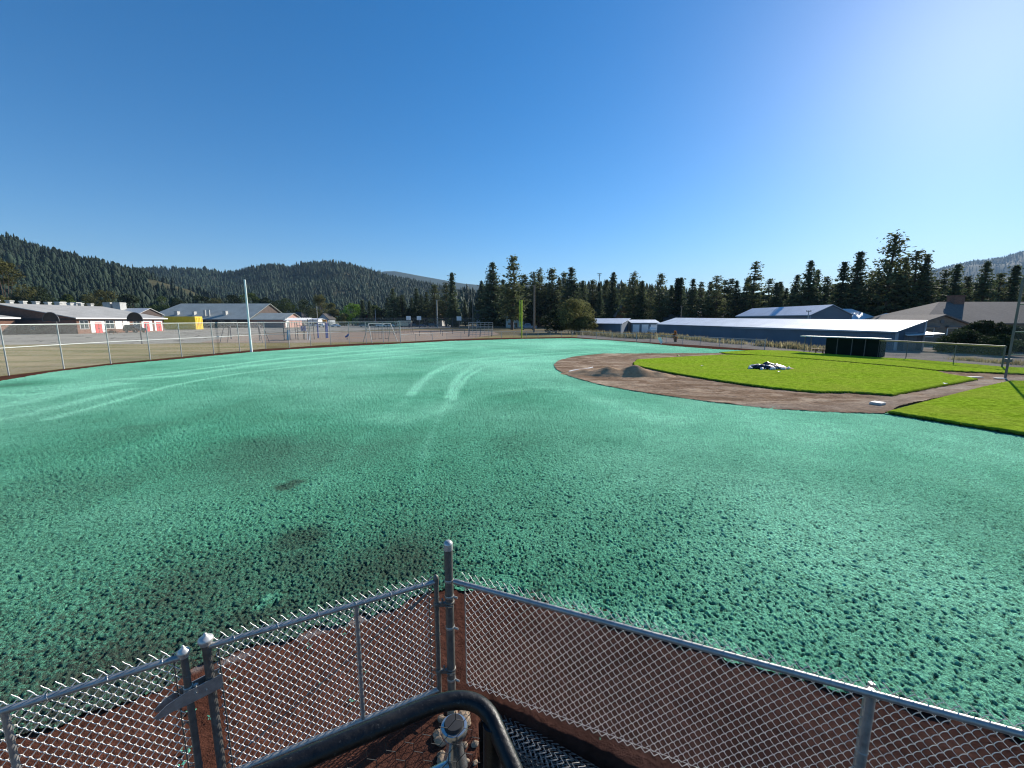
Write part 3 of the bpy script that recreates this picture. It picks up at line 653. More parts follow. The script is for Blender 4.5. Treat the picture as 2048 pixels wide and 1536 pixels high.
b = MB(); b.tube([(WA.x, WA.y, 0.14), (WA.x, WA.y, 1.13)], 0.005, 6); local(F1, 'tension_bar', b, M['galv'])
k0 = 0.1
while k0 < 5.3:                                     # wire ties over the rail
    p = Vector((RA[0], RA[1], ZR_))+dv*k0; L_ = []
    for a in range(11):
        t = a/10*2*math.pi*0.8; L_.append(p + nv*math.cos(t)*0.024 + Vector((0, 0, math.sin(t)*0.024)) + dv*(a-5)*0.0022)
    b = MB(); b.tube(L_, 0.0017, 5); k0 += 0.066*2 if k0 > 1.2 else 0.33
    local(F1, 'rail_tie', b, M['oldwire'])
# bottom row: knuckled edge of the mesh, folded into small points
b = MB(); s = 0.0
Lf = (WB-WA).length
while s < Lf-0.07:
    p = WA+dv*s; b.tube([p+Vector((0, 0, 0.155)), p+dv*0.033+Vector((0, 0, 0.118)), p+dv*0.066+Vector((0, 0, 0.155))], 0.0026, 5); s += 0.066
b.tube([WA+Vector((0, 0, 0.16)), WB+Vector((0, 0, 0.16))], 0.0018, 5)
local(F1, 'bottom_selvage', b, M['galvwire'])

def gate_leaf(name, label, hinge, free, zt, zb, hinge_cap, free_cap, brace_at, rods, stop, seed):
    A = Vector((*hinge, 0)); B = Vector((*free, 0)); d = (B-A).normalized(); nrm = Vector((-d.y, d.x, 0)); L = (B-A).length
    g = empty(name, (hinge[0], hinge[1], 0), label, 'gate')
    for q, (P_, z, cap, r) in enumerate(((A, zt+0.03, hinge_cap, 0.0215), (B, zt+0.055, free_cap, 0.027))):
        b = MB(); b.tube([P_+Vector((0, 0, zb)), P_+Vector((0, 0, z))], r, 18); local(g, 'frame_upright', b, M['galvdark'])
        local(g, 'post_cap', dome_cap((P_.x, P_.y, z), r*(1.18 if cap == 'acorn' else 1), cap), M['cap'] if cap == 'acorn' else M['galvdark'])
    b = MB(); b.tube([A+Vector((0, 0, zt)), B+Vector((0, 0, zt))], 0.0205, 16); local(g, 'top_rail', b, M['galv'])
    b = MB(); b.tube([A+Vector((0, 0, zb+0.05)), B+Vector((0, 0, zb+0.05))], 0.0205, 16); local(g, 'bottom_rail', b, M['galv'])
    br = A+d*L*brace_at; b = MB(); b.tube([br+Vector((0, 0, zb+0.05)), br+Vector((0, 0, zt))], 0.0175, 14); local(g, 'middle_brace', b, M['galv'])
    m_ = nrm*0.018*(-1)
    b = chain_wires(A+m_+d*0.03, B+m_-d*0.03, zb+0.02, zt+0.04, 0.062, 0.0031, 0.036, seed=seed, sides=6, par=1); local(g, 'wire_mesh', b, M['galvwire'])
    for P_, s_ in ((A, 1), (B, -1)):
        p = P_+d*0.06*s_+m_; b = MB(); b.tube([p+Vector((0, 0, zb+0.05)), p+Vector((0, 0, zt+0.03))], 0.006, 6)
        for z in (zb+0.25, zb+0.6, zt-0.15):
            b.tube([P_+Vector((0, 0, z)), p+Vector((0, 0, z))], 0.004, 5); b.lathe([(0.0225, -0.006), (0.025, 0), (0.0225, 0.006)], (P_.x, P_.y, z), 14)
        local(g, 'tension_bar', b, M['galvdark'])
    if rods:
        b = MB(); b.tube([A+Vector((0, 0, zt-0.05))+nrm*-0.02, B+Vector((0, 0, zb+0.1))+nrm*-0.02], 0.0045, 6)
        t = (B-A)*0.1; b.tube([A+t*0.6+Vector((0, 0, zt-0.10)), A+t*1.4+Vector((0, 0, zt-0.19))], 0.009, 8); local(g, 'truss_rod', b, M['galvdark'])
    k = 0.12
    while k < L-0.05:
        p = A+d*k+Vector((0, 0, zt)); L_ = [p + nrm*math.cos(a/10*5.2)*0.0235 + Vector((0, 0, math.sin(a/10*5.2)*0.0235)) + d*(a-5)*0.003 for a in range(11)]
        b = MB(); b.tube(L_, 0.0018, 5); k += 0.27; local(g, 'rail_tie', b, M['galvwire'])
    return g
HG = G(872, 1163, ZR_)[:2]; FG = G(413, 1293, ZR_)[:2]
G1 = gate_leaf('chain_link_gate', 'galvanised chain-link gate leaf between the tall corner post and the latch', HG, FG, ZR_, 0.06, 'dome', 'acorn', 0.40, True, 0, 5)
LG = G(368, 1312, ZR_)[:2]; LE = G(0, 1423, ZR_)[:2]; dl = Vector((LE[0]-LG[0], LE[1]-LG[1], 0)); LE2 = (LG[0]+dl.x*1.75, LG[1]+dl.y*1.75)
G2 = gate_leaf('chain_link_gate', 'galvanised chain-link gate leaf beyond the latch, running out of the picture', LG, LE2, ZR_, 0.06, 'acorn', 'dome', 0.56, False, 0, 9)
# hinges between leaf and corner post
for z in (ZY(1205, C0[1]), ZY(1338, C0[1])):
    b = MB(); hx, hy = HG[0], HG[1]; b.lathe([(0.026, -0.02), (0.029, -0.016), (0.029, 0.016), (0.026, 0.02)], (hx, hy, z)); b.cbox(((hx+C0[0])/2, (hy+C0[1])/2-0.01, z), 0.055, 0.028, 0.032)
    b.tube([((hx+C0[0])/2-0.004, (hy+C0[1])/2-0.015, z-0.02), ((hx+C0[0])/2-0.004, (hy+C0[1])/2-0.015, z+0.055)], 0.008, 10); b.lathe([(0.039, -0.014), (0.043, -0.01), (0.043, 0.01), (0.039, 0.014)], (C0[0], C0[1], z+0.004))
    b.cbox((C0[0]+0.01, C0[1]-0.052, z-0.006), 0.03, 0.03, 0.012); b.tube([(C0[0]-0.03, C0[1]-0.05, z), (C0[0]+0.04, C0[1]-0.05, z)], 0.006, 8)
    local(G1, 'hinge', b, M['galvdark'])
# fork latch gripping both uprights
gd = (Vector((*FG, 0))-Vector((*LG, 0))); gl = gd.length; gd.normalize(); gn = Vector((-gd.y, gd.x, 0))
def gpt(s, n_, z): return Vector((*LG, z))+gd*s+gn*n_
b = MB(); ZL = ZY(1375, (LG[1]+FG[1])/2)
for n_ in (-0.036, 0.036):                       # two side plates of the fork
    q = [gpt(-0.02, n_, ZL-0.055), gpt(gl+0.06, n_, ZL-0.05), gpt(gl+0.065, n_, ZL+0.055), gpt(-0.02, n_, ZL+0.04), gpt(-0.12, n_, ZL+0.012), gpt(-0.185, n_, ZL-0.035), gpt(-0.172, n_, ZL-0.062), gpt(-0.09, n_, ZL-0.052)]
    w_ = gn*0.003; n8 = len(q); b.add([p-w_ for p in q]+[p+w_ for p in q], [tuple(range(n8-1, -1, -1)), tuple(range(n8, 2*n8))]+[(i, (i+1) % n8, (i+1) % n8+n8, i+n8) for i in range(n8)])
b.add([gpt(0.02, -0.033, ZL-0.050), gpt(gl+0.055, -0.033, ZL-0.046), gpt(gl+0.055, 0.033, ZL-0.046), gpt(0.02, 0.033, ZL-0.050)], [(0, 1, 2, 3)])
b.tube([gpt(0.035, -0.05, ZL+0.005), gpt(0.035, 0.05, ZL+0.005)], 0.007, 8); b.tube([gpt(gl-0.03, -0.05, ZL-0.01), gpt(gl-0.03, 0.05, ZL-0.01)], 0.006, 8)
b.lathe([(0.0265, -0.03), (0.029, -0.026), (0.029, 0.03), (0.026, 0.034)], (LG[0], LG[1], ZL+0.02)); b.cbox(gpt(0.04, -0.02, ZL+0.03), 0.022, 0.022, 0.05)
local(G2, 'fork_latch', b, M['galv'], False)

# roll of chain link lying below the fence
RC = [Vector(G(1000, 1462, -0.17)), Vector(G(1210, 1590, -0.17))]; rd = (RC[1]-RC[0]).normalized(); rn = Vector((-rd.y, rd.x, 0)); RL = 2.4
b = MB(); rng = random.Random(4)
for lay, rad in enumerate((0.125, 0.095, 0.062)):
    nt_ = int(2*math.pi*rad/0.033); nt_ += nt_ % 2
    for i in range(int(RL/0.052)):
        pts = []
        for j in range(nt_+1):
            a = 2*math.pi*j/nt_ + lay*0.7; s = (i+(0.5 if j % 2 else 0)*1.9)*0.052; rr = rad*(1+0.05*math.sin(3*a+lay)) + (0.006 if j % 2 else 0)
            pts.append(RC[0] - rd*0.05 + rd*s + rn*math.cos(a)*rr + Vector((0, 0, 0.0+math.sin(a)*rr*0.9)))
        b.tube(pts, 0.0026, 4, False)
o = b.build('wire_roll', M['oldwire'], None, True); tag(o, 'roll of spare chain-link wire lying on the dirt below the fence', 'wire roll')
# plank the roll rests against
b = MB(); q0 = RC[0]+rn*-0.17; q1 = q0+rd*2.2; b.tube([q0+Vector((0, 0, -0.085)), q1+Vector((0, 0, -0.085))], 0.03, 10); tag(b.build('fence_pipe', M['galvdark'], None, True), 'loose dull steel pipe lying beside the roll of wire', 'pipe')

# stones by the corner post
def rock(r, seed, sq=0.7, n=2):
    import bmesh
    bm = bmesh.new(); bmesh.ops.create_icosphere(bm, subdivisions=n, radius=r); rg = random.Random(seed); ax = [Vector((rg.uniform(-1, 1), rg.uniform(-1, 1), rg.uniform(-1, 1))).normalized() for _ in range(7)]
    sx, sy = rg.uniform(0.75, 1.3), rg.uniform(0.75, 1.2)
    for v in bm.verts:
        for a in ax:
            t = v.co.dot(a); 
            if t > r*0.72: v.co -= a*(t-r*0.72)*0.85
        v.co.x *= sx; v.co.y *= sy; v.co.z *= sq
    me = bpy.data.meshes.new('stone'); bm.to_mesh(me); bm.free(); return me
STL = ['tan stone at the foot of the corner post, largest and squarest of the heap', 'flat tan stone lying furthest left under the handrail', 'pale stone wedged beside the corner post base']
rg = random.Random(12)
for i in range(26):
    px, py = rg.uniform(880, 952), rg.uniform(1400, 1530); rad = rg.uniform(0.02, 0.055)
    if i < 3: px, py, rad = ((925, 1440, 0.075), (878, 1470, 0.05), (905, 1425, 0.065))[i]
    x, y, _ = G(px, py, 0.02); o = link('stone', rock(rad, i), M['stone'])
    o.location = (x, y, rad*0.35); o.rotation_euler = (0, 0, rg.uniform(0, 6))
    tag(o, STL[i] if i < 3 else 'tan river stone among the small stones heaped below the handrail corner', 'stone', 'stones heaped at the foot of the corner post')
# splashes of green mulch on the red dirt
b = MB()
for px, py, r in ((385, 1418, .03), (390, 1395, .015), (420, 1440, .018), (372, 1505, .035), (418, 1436, .012), (620, 1295, .02), (690, 1258, .02), (688, 1270, .015), (717, 1325, .014), (730, 1345, .012), (705, 1405, .02), (465, 1362, .016), (640, 1370, .01), (360, 1540, .03), (615, 1290, .012), (1200, 1480, .006)):
    x, y, _ = G(px, py)
    for k in range(9):
        a = rg.uniform(0, 6.28); q = rg.uniform(0, r*1.6); cx, cy, rr = x+math.cos(a)*q, y+math.sin(a)*q, r*rg.uniform(0.15, 0.5); n = 6
        z = 0.016; b.add([(cx+math.cos(t)*rr*rg.uniform(.5, 1.3), cy+math.sin(t)*rr*rg.uniform(.5, 1.3), z) for t in [2*math.pi*i/n for i in range(n)]]+[(cx, cy, z+rr*0.5)], [(i, (i+1) % n, n) for i in range(n)])
k = N('green_mulch_splash'); M['splash'] = k.fin((0.10, 0.42, 0.27), 0.9)
tag(b.build('mulch_splashes', M['splash']), 'small splashes of green mulch on the red dirt', 'splashes', kind='stuff')

# ------------------------------------------------------------------ black guard rail the camera looks over
RZ = 2.62; Pc = Vector(G(922, 1398, RZ)); Pl = Vector(G(560, 1536, RZ)); 
def bez(a, b_, c, n): return [(a*(1-t)**2+b_*2*t*(1-t)+c*t*t) for t in [i/n for i in range(n+1)]]
rl = empty('guard_rail', (Pc.x, Pc.y, 1.5), 'black painted pipe guard rail bending round a corner with dark netting below', 'guard rail')
L0 = Vector(G(640, 1504, RZ)); L1 = Vector(G(850, 1416, RZ)); dL = (L0-L1).normalized()
Rp0 = Vector(G(985, 1440, RZ-0.02)); Rp1 = Vector(G(1030, 1545, RZ-0.06)); dR = (Rp1-Rp0).normalized()
path = [L1+dL*1.6, L1+dL*0.8, L1] + bez(L1, Vector(G(953, 1376, RZ)), Rp0, 12)[1:] + [Rp0+dR*0.08, Rp0+dR*0.5, Rp0+dR*1.2]
b = MB(); b.tube(path, 0.0168, 24); local(rl, 'handrail', b, M['foam'])
pp = Vector(G(984, 1470, RZ-0.03)); b = MB(); b.tube([(pp.x, pp.y+0.015, RZ-0.02), (pp.x, pp.y+0.015, 0.0)], 0.019, 16); local(rl, 'rail_post', b, M['foam'])
lr = [p - Vector((0, 0, 0.42)) for p in (L1+dL*1.6, L1, Pc)]; lr[2] = Vector((pp.x, pp.y+0.015, RZ-0.42))
b = MB(); b.tube(lr, 0.012, 12); local(rl, 'lower_rail', b, M['foam'])
# hexagonal netting hung under the left run
b = MB(); A = Vector((pp.x, pp.y+0.015, 0)); ll = 1.5; hx = 0.036; dn = dL
rows = 30
for j in range(rows):
    z = RZ-0.04-j*hx*0.87; o_ = (j % 2)*hx*0.5
    for i in range(int(ll/hx)):
        p = Vector((L1.x, L1.y, z))-dn*0.10+dn*(i*hx+o_)
        b.tube([p, p+Vector((0, 0, -hx*0.5))], 0.0008, 3, False)
        q = p+Vector((0, 0, -hx*0.5)); b.tube([q, q+dn*hx*0.5+Vector((0, 0, -hx*0.37))], 0.0008, 3, False); b.tube([q, q-dn*hx*0.5+Vector((0, 0, -hx*0.37))], 0.0008, 3, False)
local(rl, 'netting', b, M['black'])
# bright round-topped steel post inside the rail corner
cc = G(908, 1452, 2.36); pr = 0.030
fp = empty('steel_post', (cc[0], cc[1], 1.4), 'shiny steel post with a waisted neck and flat dark plug inside the handrail corner', 'post')
b = MB(); b.lathe([(pr*1.0, -0.9), (pr*1.0, -0.16), (pr*1.06, -0.150), (pr*1.10, -0.135), (pr*1.10, -0.12), (pr*1.0, -0.10), (pr*0.82, -0.082), (pr*0.70, -0.060), (pr*0.68, -0.035), (pr*0.8, -0.024), (pr*1.10, -0.018), (pr*1.18, -0.010), (pr*1.18, -0.004), (pr*1.10, 0.002), (pr*0.90, 0.003)], cc, 40)
local(fp, 'post_body', b, M['chrome'])
b = MB(); b.lathe([(pr*0.85, 0.0), (pr*0.85, 0.008), (pr*0.78, 0.012), (pr*0.3, 0.0125)], cc, 32); local(fp, 'end_plug', b, M['black'])
b = MB(); q0 = Vector(G(880, 1540, 2.26)); b.tube([q0+Vector((0.02, 0.005, 0)), q0+Vector((-0.35, -0.18, 0.0))], 0.017, 14)
o = local(fp, 'side_arm', b, M['chrome'])
# ------------------------------------------------------------------ far fences
def uvquad(name, quads, m, parent):
    """sheet of woven wire; uv in metres along and up"""
    b = MB(); uv = []
    s = 0
    for (A, B, z0, z1) in quads:
        L = math.dist(A[:2], B[:2]); b.add([(A[0], A[1], z0), (B[0], B[1], z0), (B[0], B[1], z1), (A[0], A[1], z1)], [(0, 1, 2, 3)]); uv += [(s, z0), (s+L, z0), (s+L, z1), (s, z1)]; s += L
    me = b.mesh(name); ul = me.uv_layers.new(name='UVMap')
    for i, l in enumerate(ul.data): l.uv = uv[i]
    return link(name, me, m, parent)
def far_fence(label, base, z1, post_r, mm, pm, rails, big=(), cap=None, name='chain_link_fence', cat='fence'):
    P = [Vector(p) for p in base]; o = empty(name, P[0], label, cat); inv = Matrix.Translation(P[0]).inverted()
    pb = MB(); r0 = post_r
    for i, p in enumerate(P):
        r = post_r*(1.7 if i in big else 1); t = z1+(0.1 if i in big else 0.02)
        b = MB(); b.tube([p, p+Vector((0, 0, t))], r, 8); c = b.build('post', pm, o, True); c.matrix_parent_inverse = inv
    for z, r, mt in rails:
        b = MB(); b.tube([p+Vector((0, 0, z)) for p in P], r, 8); c = b.build('rail', mt or pm, o, True); c.matrix_parent_inverse = inv
    c = uvquad('wire_mesh', [(P[i], P[i+1], 0.02, z1) for i in range(len(P)-1)], mm, o); c.matrix_parent_inverse = inv
    return o
tall = [G(x, y, -0.03) for x, y in ((-420, 812), (-290, 793), (-120, 769), (18, 751), (128, 738), (222, 727.5), (301, 720), (364, 713.8), (428, 708), (480, 703), (532, 698), (579, 696), (622, 692.5), (662, 690), (699, 688.2), (733, 687), (767, 686), (801, 685))]
for i in range(len(tall)): tall[i] = (tall[i][0], tall[i][1], -0.03)
zt = 3.16
railpaint = simple('white_rail', (0.66, 0.65, 0.60), 0.5, 0, 0.08, 1)
far_fence('tall grey chain-link fence with top and middle rails round the left outfield', tall, 3.14, 0.04, M['mesh'], M['farmetal'], [(3.14, 0.034, railpaint), (1.72, 0.028, railpaint)], big=(len(tall)-1,))
low = [G(x, y, -0.03) for x, y in ((801, 685), (832, 683), (865, 681), (894, 679.2), (922, 678), (952, 677.4), (978, 676.6), (1003, 676), (1028, 675.5), (1053, 675), (1076, 674.8), (1100, 674.7), (1123, 674.5), (1144, 674.2))]
far_fence('low chain-link fence along the far outfield from the tall fence to the dark corner post', low, 1.22, 0.035, M['mesh'], M['farmetal'], [(1.22, 0.034, None)], big=(13,))
low2 = [G(x, y, -0.03) for x, y in ((1144, 674.2), (1164, 675.5), (1193, 678), (1224, 680), (1250, 681.6), (1272.6, 683))]
far_fence('low chain-link fence running from the dark corner post towards the blue sheds, before dry grass', low2, 1.22, 0.035, M['mesh'], M['farmetal'], [(1.22, 0.034, None)], big=(5,))
low3 = [G(x, y, -0.03) for x, y in ((1272.6, 683), (1300, 685))]
far_fence('narrow gate with dark uprights set in the low right outfield fence', low3, 1.25, 0.05, M['mesh'], M['farmetaldark'], [(1.2, 0.03, None), (0.65, 0.025, None)], name='fence_gate', cat='gate')
low4 = [G(x, y, -0.03) for x, y in ((1300, 685), (1332, 687), (1365, 689), (1400, 691.4), (1438.5, 694), (1482, 697), (1529, 700))]
far_fence('low chain-link fence between the narrow gate and the end post near the dugout', low4, 1.18, 0.03, M['mesh'], M['farmetal'], [(1.18, 0.03, None)], big=(6,))
cap = [G(x, y, -0.03) for x, y in ((1755, 716), (1811, 720), (1906, 729), (2003, 738))]
zc = [ZY(684, cap[0][1]), ZY(685, cap[1][1]), ZY(688, cap[2][1]), ZY(692.5, cap[3][1])]
of = far_fence('low fence with a tan padded top cap running from the dugout to the backstop', cap, 1.5, 0.03, M['mesh'], M['farmetaldark'], [], big=(3,))
b = MB(); b.tube([Vector((p[0], p[1], 1.56)) for p in cap], 0.06, 10); c = b.build('top_cap', M['tan'], of, True); c.matrix_parent_inverse = Matrix.Translation(Vector(cap[0])).inverted()

# poles at the outfield fence
p = G(503, 703.5); b = MB(); zt_ = ZY(560, p[1]); b.tube([(p[0], p[1], -0.05), (p[0], p[1], 1.2), (p[0], p[1], 1.21), (p[0], p[1], zt_)], [0.125, 0.125, 0.105, 0.095], 14); b.lathe([(0.1, 0), (0.1, 0.03), (0.04, 0.05)], (p[0], p[1], zt_), 12)
tag(b.build('foul_pole', M['white'], None, True), 'plain white pole rising above the left outfield fence', 'foul pole')
p = G(1043.5, 676.5); o = empty('foul_pole', p, 'yellow foul pole with a narrow screen at the centre of the outfield fence', 'foul pole'); zt_ = ZY(600, p[1])
b = MB(); b.tube([(0, 0, 0), (0, 0, zt_)], 0.12, 12); b.build('pole', M['foulyellow'], o, True)
b = MB(); b.tube([(-0.02, 0, zt_-0.1), (-0.48, 0, zt_-0.1), (-0.48, 0, 2.2), (0, 0, 2.2)], 0.03, 6); b.build('screen_frame', M['foulyellow'], o)
uvquad('screen', [((-0.48, 0), (-0.1, 0), 2.2, zt_-0.1)], M['meshyellow'], o)
def pole(px, ptop, pbase_Y, r, m, label, name='utility_pole', arms=(), z0=0.0, X=None):
    Y = pbase_Y; X = XY(px, Y, z0) if X is None else X; zt_ = ZY(ptop, Y); o = empty(name, (X, Y, -0.05), label, 'pole')
    b = MB(); b.tube([(0, 0, 0), (0, 0, zt_)], [r*1.25, r*0.8], 10); b.build('pole_shaft', m, o, True)
    for z, wd in arms: b = MB(); b.cbox((0, 0, zt_-z), wd, 0.12, 0.12); b.tube([(-wd/2+.1, 0, zt_-z), (-wd/2+.1, 0, zt_-z+0.25)], 0.06, 6); b.tube([(wd/2-.1, 0, zt_-z), (wd/2-.1, 0, zt_-z+0.25)], 0.06, 6); b.build('crossarm', M['woodpole'], o)
    return o
pole(1068, 570, 118, 0.25, M['woodpole'], 'tall bare brown wooden pole beside the big olive bush')
pole(946, 588, 190, 0.22, M['woodpole'], 'utility pole with crossarms between the bleachers and the pines', arms=((0.8, 3.0), (1.8, 2.2)))
pole(875, 600, 190, 0.22, M['farmetal'], 'pale grey light pole in front of the white-walled house', arms=((0.3, 1.6),))
pole(636, 612, 230, 0.16, M['farmetal'], 'thin light pole beside the grey gabled house', arms=((0.2, 1.2),))
pole(752, 617, 215, 0.14, M['farmetal'], 'short light pole right of the red-roofed house')
pole(1360, 611, 108, 0.12, M['woodpole'], 'thin wooden pole standing behind the long blue shed roof', arms=((0.3, 0.8),))
pole(1612, 620, 84, 0.09, M['farmetal'], 'thin pole against the grey gable behind the long shed', arms=((0.2, 1.0),))
Y = 700; o = empty('radio_mast', (XY(1198, Y, 50), Y, 30), 'thin radio mast with antennas showing above the treetops', 'mast'); zt_ = ZY(547, Y)-30
b = MB(); b.tube([(0, 0, 0), (0, 0, zt_)], 0.5, 6); b.build('mast_shaft', M['farmetaldark'], o)
b = MB(); b.box(-3.5, 3.5, -.4, .4, zt_-1.0, zt_+0.2); b.box(-2.5, 2.5, -.4, .4, zt_-4, zt_-3.3); b.build('antenna', M['farmetal'], o)

# ------------------------------------------------------------------ buildings
def wall_prism(L, W, e, r, hl=0, hr=0):     # gable body, ridge along x
    b = MB(); a = L/2; c = W/2
    b.add([(-a, -c, 0), (a, -c, 0), (a, c, 0), (-a, c, 0), (-a, -c, e), (a, -c, e), (a, c, e), (-a, c, e), (-a+hl, 0, r), (a-hr, 0, r)],
          [(3, 2, 1, 0), (0, 1, 5, 4), (2, 3, 7, 6), (1, 2, 6, 9, 5), (3, 0, 4, 8, 7), (4, 5, 9, 8), (6, 7, 8, 9)]); return b
def house(name, label, cat, loc, rz, L, W, e, r, wm, rm, over=0.5, hip=(0, 0), th=0.18, fascia=None, group=None):
    o = empty(name, loc, label, cat, group, rz); hip = hip if isinstance(hip, tuple) else (hip, hip); wall_prism(L, W, e, r, *hip).build('wall', wm, o)
    a = L/2+over; c = W/2+over; sl = (r-e)/(W/2); ze = e-over*sl+0.03; zr = r+0.03; hl, hr = hip
    b = MB()
    b.slab([(-a, -c, ze+th), (a, -c, ze+th), (a-hr, 0, zr+th), (-a+hl, 0, zr+th)], th)
    b.slab([(a, c, ze+th), (-a, c, ze+th), (-a+hl, 0.003, zr+th), (a-hr, 0.003, zr+th)], th)
    if hr: b.slab([(a, -c, ze+th), (a, c, ze+th), (a-hr+.01, 0, zr+th), (a-hr+.01, 0.002, zr+th)], th)
    if hl: b.slab([(-a, c, ze+th), (-a, -c, ze+th), (-a+hl-.01, 0, zr+th), (-a+hl-.01, 0.002, zr+th)], th)
    rf = b.build('roof', rm, o)
    if fascia:
        b = MB(); b.box(-a, a, -c-0.05, -c-0.003, ze-0.12, ze+th+0.03); b.build('fascia', fascia, o); b = MB(); b.box(-a, a, c+0.003, c+0.05, ze-0.12, ze+th+0.03); b.build('fascia', fascia, o)
    o['_d'] = 0; del o['_d']; return o, rf
def face_box(face, s, z, w, h, L, W, t0, t1):
    a, c = L/2, W/2
    if face == 'front': return (s-w/2, s+w/2, -c-t1, -c-t0, z, z+h)
    if face == 'back': return (s-w/2, s+w/2, c+t0, c+t1, z, z+h)
    if face == 'right': return (a+t0, a+t1, s-w/2, s+w/2, z, z+h)
    return (-a-t1, -a-t0, s-w/2, s+w/2, z, z+h)
def window(o, L, W, face, s, z, w, h, fm=None, gm=None, name='window', pane='pane'):
    b = MB(); b.box(*face_box(face, s, z, w, h, L, W, -0.05, 0.06)); f = b.build(name, fm or M['white'], o)
    n = max(1, int(round(w/1.1))) if pane == 'pane' else 1; b = MB(); gap = 0.09; ww = (w-gap*(n+1))/n
    for i in range(n): b.box(*face_box(face, s-w/2+gap+ww/2+i*(ww+gap), z+gap, ww, h-2*gap, L, W, 0.055, 0.066))
    b.build(pane, gm or M['glass'], f); return f
# school: low classroom wing, long side facing right (local front -> +X when turned 90 deg)
L, W = 26, 38
cw, rf = house('school_wing', 'low brick classroom wing with red doors and pale shingle roof lined with vents', 'school building', (-109-19, 118, -0.05), R(90), L, W, 3.95, 7.4, M['brick'], M['roofgrey'], 0.9, fascia=M['white'])
# local x runs along +Y, local y runs along -X: the facade on +X is local -y = front
for s, w_ in ((-11.2, 2.2), (-4.4, 2.4), (3.6, 2.0)): window(cw, L, W, 'front', s, 1.15, w_, 2.2)
b = MB()
for x0, x1 in ((-9.6, -5.8), (-2.9, -0.7), (-0.5, 1.5), (5.4, 9.0), (9.8, 12.6)): b.box(*face_box('front', (x0+x1)/2, 0.2 if x1 > 2 or x0 < -5 else 1.0, x1-x0, 3.1 if x1 > 2 or x0 < -5 else 2.3, L, W, -0.05, 0.04))
b.build('white_panelling', M['white'], cw)
for s in (-7.6, 7.0, 11.3):
    b = MB(); b.box(*face_box('front', s, 0.05, 1.8, 2.75, L, W, 0.05, 0.10)); d = b.build('double_door', M['red'], cw)
    b = MB(); b.box(*face_box('front', s, 0.05, 0.05, 2.7, L, W, 0.102, 0.13)); b.box(*face_box('front', s+0.2, 1.1, 0.06, 0.3, L, W, 0.102, 0.16)); b.box(*face_box('front', s-0.2, 1.1, 0.06, 0.3, L, W, 0.102, 0.16)); b.build('door_handle', M['farmetaldark'], d)
b = MB(); b.box(-13.12, -13.03, -8.4, -7.3, 1.0, 1.8); b.build('wall_notice', M['farmetal'], cw)
b = MB(); b.box(-13.05, -13.0, -19.0, 19.0, 3.35, 3.9); b.build('soffit_band', M['darkwall'], cw)
for i, px in enumerate((8, 26, 44, 77, 106, 131, 155, 178, 197)):      # roof vents in a row just behind the ridge
    yy = 105.5 + i*2.95; y_l = (yy-118); b = MB(); b.box(y_l-0.4, y_l+0.4, 0.4, 1.4, 6.8, 8.15); b.box(y_l-0.55, y_l+0.55, 0.25, 1.55, 8.15, 8.4); b.box(y_l-0.46, y_l+0.46, 0.34, 1.46, 7.75, 7.9); b.build('roof_vent', M['farmetal'], rf)
for y_l in (5.0, 9.4):
    b = MB(); b.box(y_l-0.8, y_l+0.8, 2.6, 4.4, 6.4, 8.7); b.box(y_l-0.9, y_l+0.9, 2.5, 4.5, 8.4, 8.6); b.build('rooftop_unit', M['farmetal'], rf)
L2, W2 = 20, 26
c2, rf2 = house('school_wing', 'brick school wing nearest the left edge with a white panelled wall', 'school building', (-119.6-13, 91, -0.05), R(90), L2, W2, 3.9, 5.6, M['brick'], M['roofgrey'], 0.7, fascia=M['white'])
b = MB(); b.box(*face_box('front', -2.6, 1.1, 12.5, 2.5, L2, W2, -0.05, 0.05)); b.build('white_panelling', M['white'], c2)
L3, W3 = 34, 12
c3, rf3 = house('school_block', 'white-roofed flat school block with two big rooftop units between the school wings', 'school building', (-165, 172, -0.05), 0, L3, W3, 5.6, 8.0, M['darkwall'], simple('white_membrane_roof', (0.55, 0.55, 0.54), 0.7), 0.5, fascia=M['white'])
for x in (3.0, 6.9): b = MB(); b.box(x-1.5, x+1.5, -3.4, -0.6, 6.5, 10.4); b.box(x-1.6, x+1.6, -3.5, -0.5, 9.9, 10.1); b.build('rooftop_unit', M['farmetal'], rf3)
# big grey-roofed hall
Yf = 190; xa = XY(288, Yf, 3); xb = XY(497, Yf, 3); L4 = xb-xa; W4 = 34
c4, rf4 = house('school_hall', 'long school hall with a broad grey-green shingle roof and shaded dark walls', 'school building', ((xa+xb)/2, Yf+W4/2, -0.05), 0, L4, W4, 3.9, 11.2, M['darkwall'], M['roofgreen'], 0.8, hip=(5, 0), fascia=M['farmetaldark'])
for i in range(7): window(c4, L4, W4, 'front', -L4/2+7+i*5.6, 1.3, 2.6, 1.9, M['creamwall'])
for x, h_, w_ in ((-L4/2+12, 1.4, 1.6), (-L4/2+20, 0.9, 1.0), (L4/2-13, 1.8, 1.5)):
    b = MB(); b.box(x-w_/2, x+w_/2, -13.6, -12.0, 5.0, 6.9+h_*0.3); b.box(x-w_/2-.1, x+w_/2+.1, -13.7, -11.9, 6.9+h_*0.3, 7.05+h_*0.3); b.build('roof_vent', M['farmetal'], rf4)
for x in (0, 1.9): b = MB(); b.tube([(x-L4/2+26, -14.5, 4.6), (x-L4/2+26, -14.5, 8.0)], 0.5, 10); b.build('flue_pipe', M['farmetal'], rf4)
xg = XY(560, 186, 3)
c5, rf5 = house('school_annex', 'lower gabled end of the school hall with pale pink walls', 'school building', (-111.2, 198.6, -0.05), 0, 15.6, 16, 3.7, 6.5, M['pinkwall'], M['roofgreen'], 0.7)
